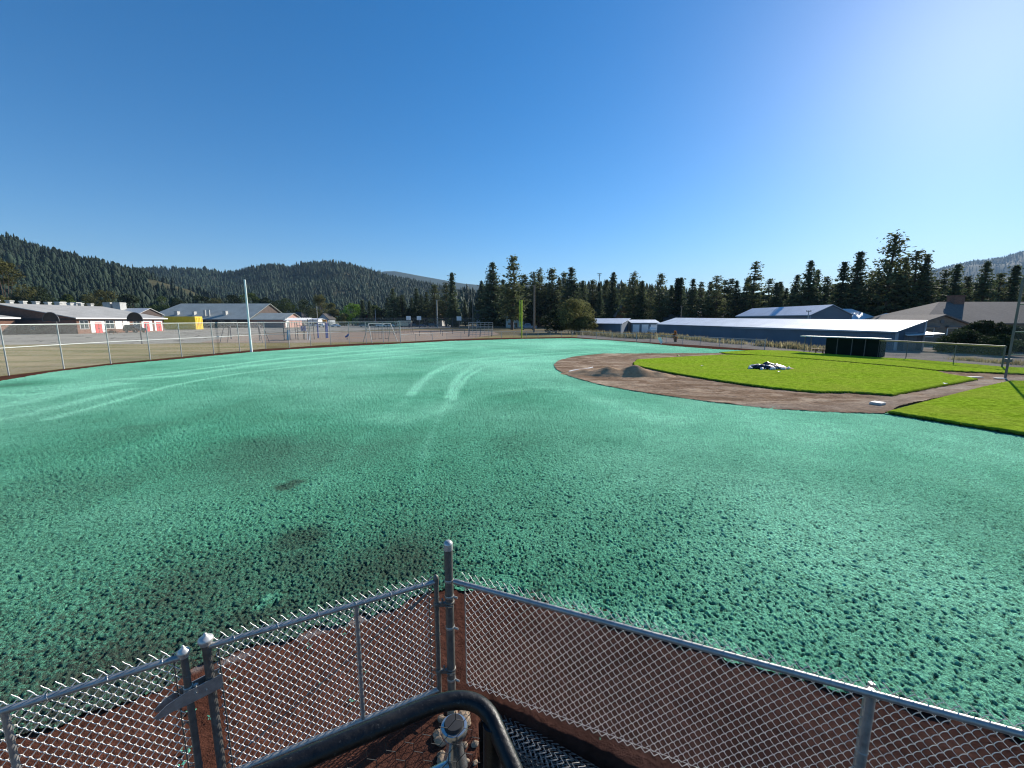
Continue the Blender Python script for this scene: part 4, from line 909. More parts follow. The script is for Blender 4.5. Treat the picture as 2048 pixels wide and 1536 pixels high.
b = MB(); b.box(*face_box('right', -5.6, 0.1, 3.4, 4.3, 15.6, 16, -0.05, 0.08)); b.build('white_panelling', M['white'], c5)
window(c5, 15.6, 16, 'front', -3.0, 1.2, 3.0, 1.6, M['creamwall'])
x0, x1 = XY(572, 192, 3), XY(619, 192, 3)
aw = empty('covered_walkway', ((x0+x1)/2, 192, -0.05), 'open walkway shelter with a ribbed white roof beside the school hall', 'shelter')
LW = x1-x0; b = MB(); b.slab([(-LW/2, -2.4, 3.3), (LW/2, -2.4, 3.3), (LW/2, 2.4, 4.4), (-LW/2, 2.4, 4.4)], 0.12)
for i in range(14): t = -LW/2+0.3+i*(LW-0.6)/13; b.slab([(t-.12, -2.45, 3.42), (t+.12, -2.45, 3.42), (t+.12, 2.4, 4.52), (t-.12, 2.4, 4.52)], 0.11)
b.build('roof', M['white'], aw)
for x in (-LW/2+.3, -LW/6, LW/6, LW/2-.3):
    for y, z in ((-2.2, 3.2), (2.2, 4.2)): b = MB(); b.tube([(x, y, 0), (x, y, z)], 0.09, 8); b.build('post', M['farmetal'], aw)
# yellow container
xa, xb = XY(328, 150, 2), XY(391, 150, 2); yc = empty('storage_container', (xa, 150, -0.05), 'yellow storage container standing on the asphalt in front of the school hall', 'container')
Lc = xb-xa; hc_ = ZY(633, 150)+0.05; b = MB(); b.box(0, Lc, 0, 3.6, 0.12, hc_); b.build('body', M['yellow'], yc)
b = MB()
for i in range(24): t = 0.3+i*(Lc-0.6)/23; b.box(t-.1, t+.1, -0.05, 0.01, 0.3, hc_-0.3)
b.box(-0.05, Lc+0.05, -0.06, 0.06, hc_-0.18, hc_+0.03); b.build('ribs', M['yellow'], yc)
b = MB(); b.box(Lc, Lc+0.06, 0.2, 1.75, 0.3, hc_-0.25); b.box(Lc, Lc+0.06, 1.85, 3.4, 0.3, hc_-0.25); d = b.build('end_doors', M['yellow'], yc)
b = MB()
for y in (0.7, 1.4, 2.2, 2.9): b.tube([(Lc+0.1, y, 0.4), (Lc+0.1, y, hc_-0.4)], 0.04, 6)
b.box(Lc+0.06, Lc+0.12, 1.0, 1.6, 1.6, 2.1); b.build('lock_bar', simple('orange_mark', (0.7, 0.3, 0.04)), d)

# houses along the far road
def px_house(label, pxa, pxb, Y, e, r, wm, rm, gable_front=False, depth=9, wins=2, base=-0.05, cat='house', hip=0, door=True, over=0.5):
    xa, xb = XY(pxa, Y, 2), XY(pxb, Y, 2); w_ = xb-xa
    if gable_front:      # ridge runs away from the viewer; gable faces -Y
        o, rf = house('house', label, cat, ((xa+xb)/2, Y+depth/2, base), R(90), depth, w_, e, r, wm, rm, over); LL, WW, face = depth, w_, 'left'
    else:
        o, rf = house('house', label, cat, ((xa+xb)/2, Y+depth/2, base), 0, w_, depth, e, r, wm, rm, over, hip=hip); LL, WW, face = w_, depth, 'front'
    for i in range(wins): window(o, LL, WW, face, (-w_/2+w_*(i+0.5)/wins), 1.1, min(1.8, w_/wins*0.5), 1.3)
    if door: b = MB(); b.box(*face_box(face, w_*0.04, 0.1, 1.0, 2.1, LL, WW, 0.0, 0.07)); b.build('door', M['wood'], o)
    return o, rf
px_house('small grey gabled house behind the parked cars, left of the bright green tree', 637, 657, 255, 4.2, 7.2, M['palewall'], M['roofdark'], True, 10)
px_house('small house with a dark hipped roof behind the covered walkway', 577, 604, 262, 4.4, 8.2, M['creamwall'], M['roofdark'], False, 10, hip=3)
px_house('low white building with flat roof just right of the covered walkway', 615, 636, 236, 3.6, 4.2, M['white'], M['white'], False, 8, 2)
px_house('dark blue-grey house left of the red-roofed house', 708, 724, 262, 3.6, 6.6, M['greywall'], M['roofdark'], True, 9)
px_house('house with a red-brown gable roof and white front behind the cars', 724, 746, 252, 4.0, 6.9, M['red'], M['roofred'], True, 10)
px_house('long white-walled house with a dark red-brown roof behind the court', 842, 884, 240, 3.9, 8.4, M['creamwall'], M['roofred'], False, 10, 3, hip=4)
px_house('low grey-roofed building with two front gables behind the bleachers', 953, 1012, 196, 4.6, 8.0, M['palewall'], M['roofdark'], False, 12, 6)
px_house('pale low building half hidden behind the tall open pine', 1012, 1050, 190, 4.6, 5.6, M['creamwall'], M['roofgrey'], False, 10, 3)
px_house('brown gabled house among the pines above the small blue shed', 1232, 1258, 165, 5.2, 9.2, M['wood'], M['roofbrown'], True, 12, 2)
px_house('dark-roofed house between the pines and the long shed roof', 1400, 1466, 150, 4.4, 6.4, M['palewall'], M['roofdark'], False, 10, 2)
px_house('low dark roof just right of the small blue shed', 1330, 1392, 152, 3.2, 5.4, M['darkwall'], M['roofdark'], False, 10, 1)
px_house('white-roofed house glaring in the sun behind the grey gabled shed', 1690, 1752, 97, 3.7, 5.9, M['greywall'], M['metalroof'], False, 9, 2, hip=3)
px_house('small pale-roofed outbuilding at the end of the glaring roof', 1798, 1822, 88, 3.9, 4.7, M['white'], M['white'], False, 6, 1)

# blue storage sheds
def shed_y(name, label, Xf, Y0, Y1, W_, e, r, wm, rm, trim=True, cat='shed'):   # long side facing -X, ridge along Y
    Ls = Y1-Y0; o, rf = house(name, label, cat, (Xf+W_/2, (Y0+Y1)/2, -0.05), R(90), Ls, W_, e, r, wm, rm, 0.25, th=0.10)
    if trim:   # corner trim on the near end and along the eaves
        b = MB()
        for y in (-W_/2, W_/2): b.box(-Ls/2-0.06, -Ls/2+0.20, y-0.06 if y > 0 else y-0.06, y+0.06, 0, e-0.06)
        b.build('corner_trim', M['palewall'], o)
        b = MB(); b.box(-Ls/2-0.2, Ls/2+0.2, W_/2+0.255, W_/2+0.30, e-0.20, e-0.02); b.build('gutter', M['palewall'], o)
    return o, rf
Xs = 39.5
# long shed: one-way roof, low eave towards the field
fA, fB = Vector((35.0, 101, 0)), Vector((43.6, 47.3, 0)); fd = (fA-fB); LS = fd.length; s1 = empty('storage_shed', (fB.x, fB.y, -0.05), 'long slate-blue storage shed with a glaring ribbed metal roof', 'shed', None, math.atan2(fd.y, fd.x))
W1, e0, e1, r0, r1 = 3.7, 2.08, 2.40, 3.28, 3.85     # local x runs to the far end, local -y away from the field
b = MB(); b.add([(0, 0, 0), (LS, 0, 0), (LS, -W1, 0), (0, -W1, 0), (0, 0, e0), (LS, 0, e1), (LS, -W1-1.0, r1), (0, -W1, r0)], [(0, 1, 2, 3), (0, 4, 5, 1), (1, 5, 6, 2), (2, 6, 7, 3), (3, 7, 4, 0), (7, 6, 5, 4)]); b.build('wall', M['bluewall'], s1)
b = MB(); n_ = 1; b.slab([(-0.15, 0.25, e0+0.08), (LS+0.2, 0.25, e1+0.08), (LS+0.2, -W1-1.05, r1+0.14), (-0.15, -W1-0.05, r0+0.14)], 0.07); rs1 = b.build('roof', M['metalroof'], s1)
b = MB(); b.box(-0.10, 0.14, -0.12, 0.04, 0, e0-0.04); b.box(-0.10, 0.14, -W1-0.05, -W1+0.12, 0, r0-0.02); b.build('corner_trim', M['palewall'], s1)
b = MB(); b.box(-0.2, LS*0.5, 0.255, 0.30, e0-0.06, e0+0.06); b.build('gutter', M['palewall'], s1)
b = MB(); b.box(-0.05, -0.003, -2.7, -1.0, 0.0, 2.1); b.build('side_door', M['greywall'], s1)
xa, xb = XY(1186, 112, 1), XY(1242, 108, 1)
s2 = empty('storage_shed', (xa, 112, -0.05), 'small slate-blue shed with sloping white roof right of the big olive bush', 'shed')
ws = XY(1244, 101, 2)-xa; b = MB(); b.add([(-2, 0, 0), (ws, -10, 0), (ws+4, -2, 0), (2, 8, 0), (-2, 0, 2.5), (ws, -10, 2.5), (ws+4, -2, 3.7), (2, 8, 3.7)], [(3, 2, 1, 0), (0, 1, 5, 4), (1, 2, 6, 5), (2, 3, 7, 6), (3, 0, 4, 7), (4, 5, 6, 7)]); b.build('wall', M['bluewall'], s2)
b = MB(); b.slab([(-2.6, -0.2, 2.6), (ws+0.1, -10.6, 2.6), (ws+4.6, -1.9, 3.9), (1.8, 8.4, 3.9)], 0.09); b.build('roof', M['metalroof2'], s2)
b = MB(); b.box(ws-0.10, ws+0.10, -10.10, -9.9, 0, 2.45); b.build('corner_trim', M['palewall'], s2)
xa = XY(1264, 108, 1); xb = XY(1318, 108, 1)
s3, s3r = house('garage_row', 'garage row with white roll-up doors between the two blue sheds', 'garage', ((xa+xb)/2, 112, -0.05), 0, xb-xa, 7, 2.7, 3.4, M['greywall'], M['metalroof2'], 0.3, th=0.1)
for i in range(3): window(s3, xb-xa, 7, 'front', -(xb-xa)/2+(i+0.5)*(xb-xa)/3, 0.05, (xb-xa)/3-0.5, 2.3, M['palewall'], M['white'], 'garage_door', 'door_panel')
s4, s4r = shed_y('metal_building', 'tall grey metal building with a pale blue-white roof behind the long shed', 62.5, 88, 117, 8.6, 4.5, 6.5, M['greywall'], M['metalroof2'])
b = MB(); b.box(-14.62, -14.5, 0.0, 0.9, 3.0, 3.7); b.box(-14.62, -14.5, -2.4, -1.9, 3.2, 3.6); b.build('wall_vent', M['farmetaldark'], s4)
# roofed lean-to at the shed's end
lt = empty('lean_to', (XY(1832, 48, 2), 48.5, -0.05), 'small white lean-to canopy at the near end of the long shed', 'canopy')
b = MB(); b.slab([(-1.9, -1.6, 1.75), (2.2, -1.6, 1.95), (2.2, 1.6, 2.15), (-1.2, 1.6, 2.15)], 0.06); b.build('roof', M['white'], lt)
for x, y in ((-1.6, -1.4), (2.0, -1.4), (2.0, 1.4)): b = MB(); b.tube([(x, y, 0), (x, y, 1.75)], 0.05, 8); b.build('post', M['farmetaldark'], lt)
# brown-roofed hall at right
Yh = 66
bh, bhr = house('brick_hall', 'large brick building with a wide brown shingle roof and a brick chimney', 'building', (80.5, Yh+6, -0.05), 0, 33, 13, 3.1, 6.3, M['tanbrick'], M['roofbrown'], 0.7, hip=(9.5, 0))
b = MB(); xc = XY(1907, Yh+6, 6)-80.5; b.box(xc-0.85, xc+0.85, -0.9, 0.4, 4.6, 7.35); b.box(xc-0.95, xc+0.95, -1.0, 0.5, 7.35, 7.55); b.build('chimney', M['brick'], bhr)
for x in (9, 10.5): b = MB(); b.tube([(xc+x, -3.5, 4.4), (xc+x, -3.5, 6.1)], 0.14, 8); b.lathe([(0.3, 0), (0.3, 0.2), (0.1, 0.35)], (xc+x, -3.5, 6.1), 10); b.build('roof_pipe', M['farmetal'], bhr)
xg0, xg1 = XY(1836, 58, 2), XY(1930, 58, 2); wg = xg1-xg0
gh, ghr = house('brick_gable', 'tan brick gabled front with round vent and two shaded windows left of the bushes', 'building', ((xg0+xg1)/2, 62, -0.05), R(90), 8, wg, 2.9, 4.0, M['tanbrick'], M['roofbrown'], 0.35)
for s in (wg*0.27, -wg*0.22): window(gh, 8, wg, 'left', s, 1.1, 1.4, 1.3); b = MB(); b.box(*face_box('left', s, 2.45, 2.0, 0.22, 8, wg, 0.02, 0.5)); b.build('awning', M['farmetaldark'], gh)
b = MB(); b.tube([(-4.06, 0.1, 3.25), (-3.98, 0.1, 3.25)], 0.28, 16); b.build('round_vent', M['farmetaldark'], gh)

# dugout
dA = Vector(G(1607, 706)); dB = Vector(G(1757, 715.5)); dd = (dB-dA); Ld = dd.length; rzd = math.atan2(dd.y, dd.x)
dg = empty('dugout', dA, 'dark green dugout with a thin white roof, open with a bench at its left end', 'dugout', None, rzd)
zl = 1.78; ms = Ld*0.31
b = MB(); b.box(ms, Ld-0.1, 0.0, 0.08, 0.05, zl-0.12); b.build('front_screen', M['greenwall'], dg)
b = MB(); b.box(Ld-0.1, Ld, 0, 1.2, 0.05, zl-0.15); b.box(ms, Ld-0.1, 1.12, 1.2, 0.0, 1.62); b.box(ms, ms+0.08, 0.1, 1.1, 0.0, 1.6); b.build('wall', M['greenwall'], dg)
b = MB(); b.slab([(-0.25, -0.45, zl+0.02), (Ld+0.25, -0.45, zl+0.0), (Ld+0.25, 1.45, zl-0.05), (-0.25, 1.45, zl-0.03)], 0.08); b.build('roof', M['metalroof'], dg)
for x in (0.05, ms+1.0, ms+2.2, Ld-1.1): b = MB(); b.tube([(x, -0.04, 0), (x, -0.04, zl-0.08)], 0.035, 8); b.build('post', M['farmetaldark'], dg)
for y in (1.1,): b = MB(); b.tube([(0.05, y, 0), (0.05, y, zl-0.13)], 0.035, 8); b.build('post', M['farmetaldark'], dg)
b = MB(); b.box(0.3, ms-0.1, 0.65, 0.95, 0.42, 0.47); b.box(0.7, 0.8, 0.75, 0.85, 0, 0.42); b.box(ms-0.6, ms-0.5, 0.75, 0.85, 0, 0.42); b.build('bench', M['wood'], dg)

# backstop
bx, by, _ = G(2010, 758); zt_ = ZY(560, by+1)
bk = empty('backstop', (bx, by, -0.02), 'dark backstop post with green cross rails at the right picture edge', 'backstop')
b = MB(); b.tube([(0, 0, 0), (0.0, 0, zt_)], 0.055, 12); b.build('main_post', M['farmetaldark'], bk, True)
b = MB(); b.tube([(3.6, -1.6, 0), (3.6, -1.6, zt_)], 0.055, 12); b.build('main_post', M['farmetaldark'], bk, True)
for z in (1.45, 2.75, 4.3): b = MB(); b.tube([(0, 0, z), (3.6, -1.6, z)], 0.03, 8); b.build('cross_rail', simple('green_rail', (0.10, 0.20, 0.15)), bk, True)
uvquad('wire_mesh', [((0, 0), (3.6, -1.6), 0.02, 4.3)], M['meshdark'], bk)
b = MB(); b.box(-0.12, 0.12, -0.1, 0.1, 1.0, 1.2); b.build('clamp', M['farmetaldark'], bk)
# ------------------------------------------------------------------ things on the infield
b = MB(); rng2 = np.random.default_rng(3)
def heap(name, label, cat, px, py, rx, ry, h, m, seed, peaks, rz=0.0):
    x, y, _ = G(px, py, 0.03); n = 46; V = []; g = np.linspace(-1.25, 1.25, n); X, Y = np.meshgrid(g, g, indexing='ij')
    Z = np.zeros_like(X)
    for cx, cy, s, a in peaks: Z = np.maximum(Z, a*(1-np.hypot(X-cx, Y-cy)/s))
    Z = np.clip(Z, -0.02, 2)*(0.85+0.3*fbm(X*3, Y*3, seed, 3)) + 0.10*(fbm(X*7, Y*7, seed+5, 3)-0.5)*(Z > 0.02)
    V = np.stack([X*rx, Y*ry, Z*h - 0.01], -1).reshape(-1, 3); i, j = np.meshgrid(np.arange(n-1), np.arange(n-1), indexing='ij'); a = (i*n+j).ravel()
    F = np.stack([a, a+n, a+n+1, a+1], 1); keep = (Z.ravel()[F] > 0.0).any(1)
    o = np_mesh(name, V, F[keep], m, True, None, {'cover': np.zeros(n*n), 'soil': np.zeros(n*n)}); o.location = (x, y, 0.025); o.rotation_euler = (0, 0, rz)
    return tag(o, label, cat)
k = N('moist_heap_soil'); pz = world_co(k); cz = k.ramp(k.noise(3, 6, 0.7, pz), [(0.3, (0.30, 0.18, 0.10)), (0.7, (0.52, 0.34, 0.20))]); k.bump(k.noise(14, 5, 0.7, pz), 0.8, 0.04); M['heap'] = k.fin(cz, 0.95, spec=0.1)
heap('dirt_pile', 'heap of brown infield soil with a trodden top beside the tip of the lawn', 'dirt pile', 1232, 750, 3.0, 1.8, 0.68, M['heap'], 3, [(-0.15, 0.0, 0.62, 0.85), (0.38, 0.1, 0.6, 1.0), (-0.6, 0.1, 0.5, 0.45), (0.8, 0, 0.4, 0.45)], R(-12))
heap('dirt_pile', 'low flattened heap of pale soil behind the larger soil heap', 'dirt pile', 1195, 741, 2.4, 1.0, 0.22, M['heap'], 8, [(0, 0, 0.9, 0.9), (0.5, 0.2, 0.5, 0.7)])
# tarp heap with sandbags
tx, ty, _ = G(1535, 738, 0.1)
def cloth(name, label, m, cx, cy, rx, ry, h, seed):
    n = 40; g = np.linspace(-1, 1, n); X, Y = np.meshgrid(g, g, indexing='ij'); rr = np.hypot(X, Y)
    Z = np.clip(1-rr**2, 0, 1)**0.5*h*(0.35+1.2*fbm(X*2.6+seed, Y*2.6, seed, 3)) + 0.10*np.abs(fbm(X*6, Y*6, seed+2, 3)-0.5)
    e = 1+0.35*(fbm(X*2, Y*2, seed+9, 2)-0.5); V = np.stack([X*rx*e, Y*ry*e, Z], -1).reshape(-1, 3)
    i, j = np.meshgrid(np.arange(n-1), np.arange(n-1), indexing='ij'); a = (i*n+j).ravel(); F = np.stack([a, a+n, a+n+1, a+1], 1); kp = (rr.ravel()[F] < 1.0).all(1)
    o = np_mesh(name, V, F[kp], m, True); o.location = (cx, cy, 0.12); return tag(o, label, 'tarp')
M['tarpwhite'] = simple('white_tarp_side', (0.70, 0.71, 0.74), 0.6, 0, 0.08, 2)
def m_tarp():
    k = N('black_and_white_tarp'); f = k.noise(1.5, 4, 0.6, None, 1.0); c = k.ramp(f, [(0.56, (0.012, 0.012, 0.016)), (0.58, (0.72, 0.74, 0.78))], 'LINEAR'); return k.fin(c, 0.35, spec=0.5)
M['tarp'] = m_tarp()
cloth('tarp', 'crumpled black and white tarp heaped over the pitching mound on the lawn', M['tarp'], tx, ty+0.1, 1.15, 0.7, 0.34, 4)
def bag(cx, cy, s, rz, seed):
    n = 14; m_ = 10; V = []; F = []
    for i in range(n+1):
        t = -1+2*i/n; r = (1-abs(t)**3)**0.5*0.45
        for q in range(m_):
            a = 2*math.pi*q/m_; V.append((t*0.5*s, math.cos(a)*r*s*0.6, (math.sin(a)*0.36+0.36)*r*s*1.2+0.02*math.sin(seed+3*t+a*2)))
    for i in range(n):
        for q in range(m_): a = i*m_+q; b_ = i*m_+(q+1) % m_; F.append((a, b_, b_+m_, a+m_))
    o = np_mesh('sandbag', V, F, M['tarpwhite']); o.location = (cx, cy, 0.13); o.rotation_euler = (0, 0, rz); return o
bl = ['white bag at the left tip of the tarp heap', 'white bag second from the left along the front of the tarp heap', 'white bag at the front middle of the tarp heap', 'white bag right of the middle of the tarp heap', 'white bag at the right tip of the tarp heap']
for i, (dx, dy, s, rz) in enumerate(((-1.22, -0.1, 0.36, 0.3), (-0.75, -0.6, 0.38, 1.0), (-0.1, -0.72, 0.4, 0.1), (0.65, -0.62, 0.34, -0.5), (1.2, -0.35, 0.38, 0.6))): tag(bag(tx+dx, ty+dy, s, rz, i), bl[i], 'sandbag', 'white bags weighing down the tarp')
b = MB(); x, y, _ = G(1575, 740); b.lathe([(0.55, -0.01), (0.6, 0.0), (0.5, 0.03), (0.1, 0.035)], (0, 0, 0), 20); o = b.build('bare_dirt_patch', M['heap'], None, True); o.location = (x-0.2, y+0.1, 0.13); tag(o, 'small bare dirt patch showing at the right end of the tarp heap', 'dirt patch')
# base bag and white markers
x, y, _ = G(1755, 807, 0.06)
b = MB(); b.box(-0.23, 0.23, -0.19, 0.19, 0, 0.07); b.box(-0.21, 0.21, -0.17, 0.17, 0.07, 0.09); o = b.build('base_bag', simple('dusty_white_canvas', (0.55, 0.52, 0.48)), None); o.location = (x, y, 0.035); o.rotation_euler = (0, 0, 0.5); tag(o, 'dusty white base bag on the dirt near the corner of the lawn', 'base')
x, y, _ = G(1356, 711.5, 0.05); b = MB(); b.lathe([(0.12, 0), (0.12, 0.02), (0.05, 0.09), (0.03, 0.10)], (0, 0, 0), 12); o = b.build('field_marker', M['foulyellow']); o.location = (x, y, 0.04); tag(o, 'tiny yellow marker on the far side of the infield dirt', 'marker')
pA, pB = Vector(G(1138, 743, 0.07)), Vector(G(1186, 735, 0.07)); b = MB(); b.tube([pA+(pB-pA)*t+Vector((0, 0.12*math.sin(t*7), 0.01)) for t in [i/14 for i in range(15)]], 0.035, 6); tag(b.build('rope', M['white'], None, True), 'length of pale rope lying across the infield dirt by the soil heap', 'rope')
M['dusty'] = simple('chalky_white', (0.62, 0.59, 0.54), 0.9, 0, 0.2, 3)
def plate(px, py, w_, d_, lab):
    x, y, _ = G(px, py, 0.06); b = MB(); b.prism([(-w_/2, -d_/2), (w_/2, -d_/2), (w_/2, d_/2), (0, d_*0.9), (-w_/2, d_/2)], 0, 0.03); o = b.build('chalk_plate', M['dusty']); o.location = (x, y, 0.06); tag(o, lab, 'plate')
plate(1950, 754.5, 0.75, 0.28, 'white slab lying on the home-plate dirt nearer the lawn'); plate(2000, 757, 0.55, 0.25, 'white home plate on the dirt beside the backstop post')
for px, py, lab in ((1404, 732, 'tiny white scrap of paper on the lawn left of the tarp heap'), (1558, 744, 'tiny white scrap of paper just in front of the tarp heap'), (1890, 768, 'pale scrap of paper on the lawn near the home-plate path')):
    x, y, _ = G(px, py, 0.14); b = MB(); b.add([(-.08, -.05, 0), (.07, -.06, .03), (.09, .05, .01), (-.06, .06, .04)], [(0, 1, 2, 3)]); b.slab([(-.08, -.05, .03), (.07, -.06, .05), (.09, .05, .03), (-.06, .06, .05)], .02); o = b.build('paper_scrap', M['white']); o.location = (x, y, 0.15); tag(o, lab, 'litter')

# ------------------------------------------------------------------ school yard
def hoop(px, Y, pole_px_base, label):
    X = XY(px, Y, 3.6); o = empty('basketball_hoop', (X, Y, -0.05), label, 'basketball hoop')
    b = MB(); b.tube([(0, 0.6, 0), (0, 0.6, 4.2)], 0.09, 10); b.tube([(0, 0.6, 3.7), (0, 0.05, 3.7)], 0.06, 8); b.build('pole', M['farmetaldark'], o, True)
    n = 20; P = [(-1.12, 3.28), (1.12, 3.28)] + [(1.12*math.cos(a), 3.45+1.05*math.sin(a)) for a in [math.pi*i/n for i in range(n+1)]]
    b = MB(); k = len(P); b.add([(x, -0.03, z) for x, z in P]+[(x, 0.03, z) for x, z in P], [tuple(range(k)), tuple(range(2*k-1, k-1, -1))]+[(i+1 if i+1 < k else 0, i, i+k, (i+1 if i+1 < k else 0)+k) for i in range(k)])
    bo = b.build('backboard', M['darkwall'], o)
    b = MB(); b.tube([(p[0], -0.04, p[1]) for p in P]+[(P[0][0], -0.04, P[0][1])], 0.05, 6); b.build('board_rim', M['farmetaldark'], bo)
    b = MB(); b.tube([(0.24*math.cos(a), -0.35+0.24*math.sin(a), 3.25) for a in [2*math.pi*i/16 for i in range(17)]], 0.02, 6); b.build('rim', simple('rim_orange', (0.5, 0.13, 0.04)), o)
hoop(102, 58.5, 0, 'basketball hoop with a dark fan-shaped board, left of the red doors'); hoop(270, 60, 0, 'basketball hoop with a dark fan-shaped board, in front of the parked dark SUV')
def small_hoop(px, Y, zc, lab):
    X = XY(px, Y, zc); o = empty('basketball_hoop', (X, Y, -0.05), lab, 'basketball hoop', 'white hoops in the fenced court'); b = MB(); b.tube([(0, 0.5, 0), (0, 0.5, zc)], 0.12, 8); b.tube([(0, 0.5, zc), (0, 0.05, zc)], 0.08, 6); b.build('pole', M['farmetaldark'], o)
    b = MB(); b.box(-0.95, 0.95, -0.04, 0.04, zc-0.6, zc+1.1); b.build('backboard', M['white'], o); b = MB(); b.tube([(0.24*math.cos(a), -0.35+0.24*math.sin(a), zc-0.4) for a in [2*math.pi*i/10 for i in range(11)]], 0.03, 5); b.build('rim', M['red'], o)
small_hoop(817, 178, 4.0, 'leftmost of the small white hoops on the fenced court'); small_hoop(838, 182, 4.0, 'white hoop left of the white-walled house with the dark red roof'); small_hoop(918, 170, 3.8, 'white hoop at the right end of the fenced court')
cf = [(XY(px, Y, 0), Y, -0.05) for px, Y in ((706, 210), (730, 196), (790, 190), (850, 186), (905, 184), (950, 182))]
far_fence('high dark chain-link fence round the far court in front of the houses', cf, 4.3, 0.07, M['meshdark'], M['farmetaldark'], [(4.3, 0.06, None)])

def car(label, kind, px, Y, col, rz, group, L=4.6):
    o = empty({'suv': 'parked_suv', 'pickup': 'pickup_truck', 'sedan': 'parked_car', 'rv': 'motorhome'}[kind], (XY(px, Y, 0.5), Y, -0.045), label, {'suv': 'SUV', 'pickup': 'pickup truck', 'sedan': 'car', 'rv': 'motorhome'}[kind], group, rz)
    pm = simple('paint_'+kind, col, 0.28, 0.2, 0.04, 1, spec=0.6)
    if kind == 'suv': L = 4.8; prof = [(-2.35, .42), (-2.4, .95), (-2.25, 1.15), (-2.0, 1.68), (-1.7, 1.78), (.35, 1.76), (.75, 1.60), (1.25, 1.12), (2.2, .98), (2.4, .75), (2.38, .42)]; cab = [(-1.9, 1.62), (.3, 1.65), (1.0, 1.15), (-2.1, 1.15)]
    elif kind == 'pickup': L = 5.4; prof = [(-2.7, .5), (-2.72, 1.1), (-.75, 1.12), (-.65, 1.72), (-.4, 1.8), (.75, 1.78), (1.3, 1.18), (2.5, 1.08), (2.7, .85), (2.68, .5)]; cab = [(-.5, 1.68), (.65, 1.68), (1.1, 1.2), (-.5, 1.2)]
    elif kind == 'sedan': L = 4.5; prof = [(-2.2, .35), (-2.28, .8), (-2.1, .98), (-1.5, 1.02), (-.9, 1.42), (.3, 1.44), (1.05, .98), (2.0, .86), (2.25, .65), (2.22, .35)]; cab = [(-.85, 1.37), (.25, 1.39), (.85, 1.02), (-1.3, 1.04)]
    else: L = 7.5; prof = [(-3.6, .5), (-3.65, 2.9), (-3.4, 3.1), (3.0, 3.1), (3.4, 2.8), (3.65, 1.6), (3.7, .5)]; cab = [(3.0, 2.6), (3.3, 2.4), (3.5, 1.7), (2.2, 1.7), (2.2, 2.6)]
    wd = {'suv': .93, 'pickup': .98, 'sedan': .88, 'rv': 1.2}[kind]
    def shell(pr, half, top=0.0):
        k = len(pr); z0 = min(z for _, z in pr); z1 = max(z for _, z in pr)
        def hw(z): return half-(top*max(0, (z-1.0)/(z1-1.0)) if z1 > 1 else 0)
        vs = [(x, -hw(z), z) for x, z in pr]+[(x, hw(z), z) for x, z in pr]
        return vs, [tuple(range(k-1, -1, -1)), tuple(range(k, 2*k))]+[(i, (i+1) % k, (i+1) % k+k, i+k) for i in range(k)]
    tp = 0.18 if kind != 'rv' else 0.03
    b = MB(); b.add(*shell(prof, wd, tp)); b.build('body', pm, o)
    b = MB(); k = len(cab); zt0 = max(z for _, z in prof)
    for sg in (-1, 1):
        vs = [(x, sg*(wd-tp*max(0, (z-1.0)/(zt0-1.0))+0.004), z) for x, z in cab]; vs2 = [(x, y+sg*0.01, z) for x, y, z in vs]; b.add(vs+vs2, [tuple(range(k)), tuple(range(2*k-1, k-1, -1))]+[(i, (i+1) % k, (i+1) % k+k, i+k) for i in range(k)])
    b.build('window', M['glass'], o)
    for x in ((-L*0.30, L*0.31)):
        for sg in (-1, 1):
            b = MB(); r = 0.36 if kind != 'rv' else 0.45; n = 16; y0, y1 = sg*(wd-0.2), sg*(wd+0.015); b.tube([(x, y0, r), (x, y1, r)], r, n); wh = b.build('wheel', M['black'], o); b = MB(); b.tube([(x, y1, r), (x, y1+sg*0.012, r)], r*0.6, n); b.build('rim', M['farmetal'], wh)
    b = MB(); b.box(L/2-0.13, L/2-0.03, -wd+0.1, -wd+0.4, .62, .78); b.build('headlight', M['white'], o); b = MB(); b.box(L/2-0.13, L/2-0.03, wd-0.4, wd-0.1, .62, .78); b.build('headlight', M['white'], o)
    b = MB(); b.box(-L/2+0.0, -L/2+0.1, -wd+0.05, -wd+0.3, .75, .95); b.box(-L/2+0.0, -L/2+0.1, wd-0.3, wd-0.05, .75, .95); b.build('tail_light', M['red'], o)
    return o
gr = 'vehicles parked along the far road'
s_ = car('black SUV parked by the red school doors', 'suv', 270, 116, (0.02, 0.022, 0.026), R(-12), None); s_.scale = (1.15, 1.15, 1.2)
DK, WH, SV, BL = (0.03, 0.035, 0.05), (0.72, 0.73, 0.74), (0.35, 0.37, 0.4), (0.05, 0.07, 0.13)
for lab, kd, px, Y, c, rz in (('white pickup just left of the blue play frame', 'pickup', 643, 200, WH, R(170)), ('white car in the row, right of the white pickup', 'sedan', 671, 205, WH, 0), ('silver car behind the left end of the near swings', 'sedan', 728, 212, SV, R(8)), ('white SUV behind the middle of the near swings', 'suv', 762, 214, WH, R(5)),
    ('white car in the row, between the white SUV and the motorhome', 'sedan', 781, 214, WH, R(180)), ('small silver car directly left of the motorhome', 'sedan', 796, 216, SV, R(180)), ('cream motorhome with a rounded front in the row of cars', 'rv', 810, 214, (0.55, 0.48, 0.36), R(180)),
    ('dark SUV directly right of the motorhome', 'suv', 828, 212, DK, R(10)), ('dark blue car below the white-walled house', 'sedan', 845, 210, BL, R(4)), ('black car in the row, left of the pale light pole', 'suv', 866, 208, DK, R(2))):
    car(lab, kd, px, Y, c, rz, gr)
car('grey pickup parked beside the yellow foul pole, under the pines', 'pickup', 1056, 150, (0.18, 0.22, 0.27), R(185), None).scale = (1.1, 1.1, 1.25)
car('white pickup half hidden in the gap between the garage row and the long shed', 'pickup', 1306, 104, WH, R(80), None)

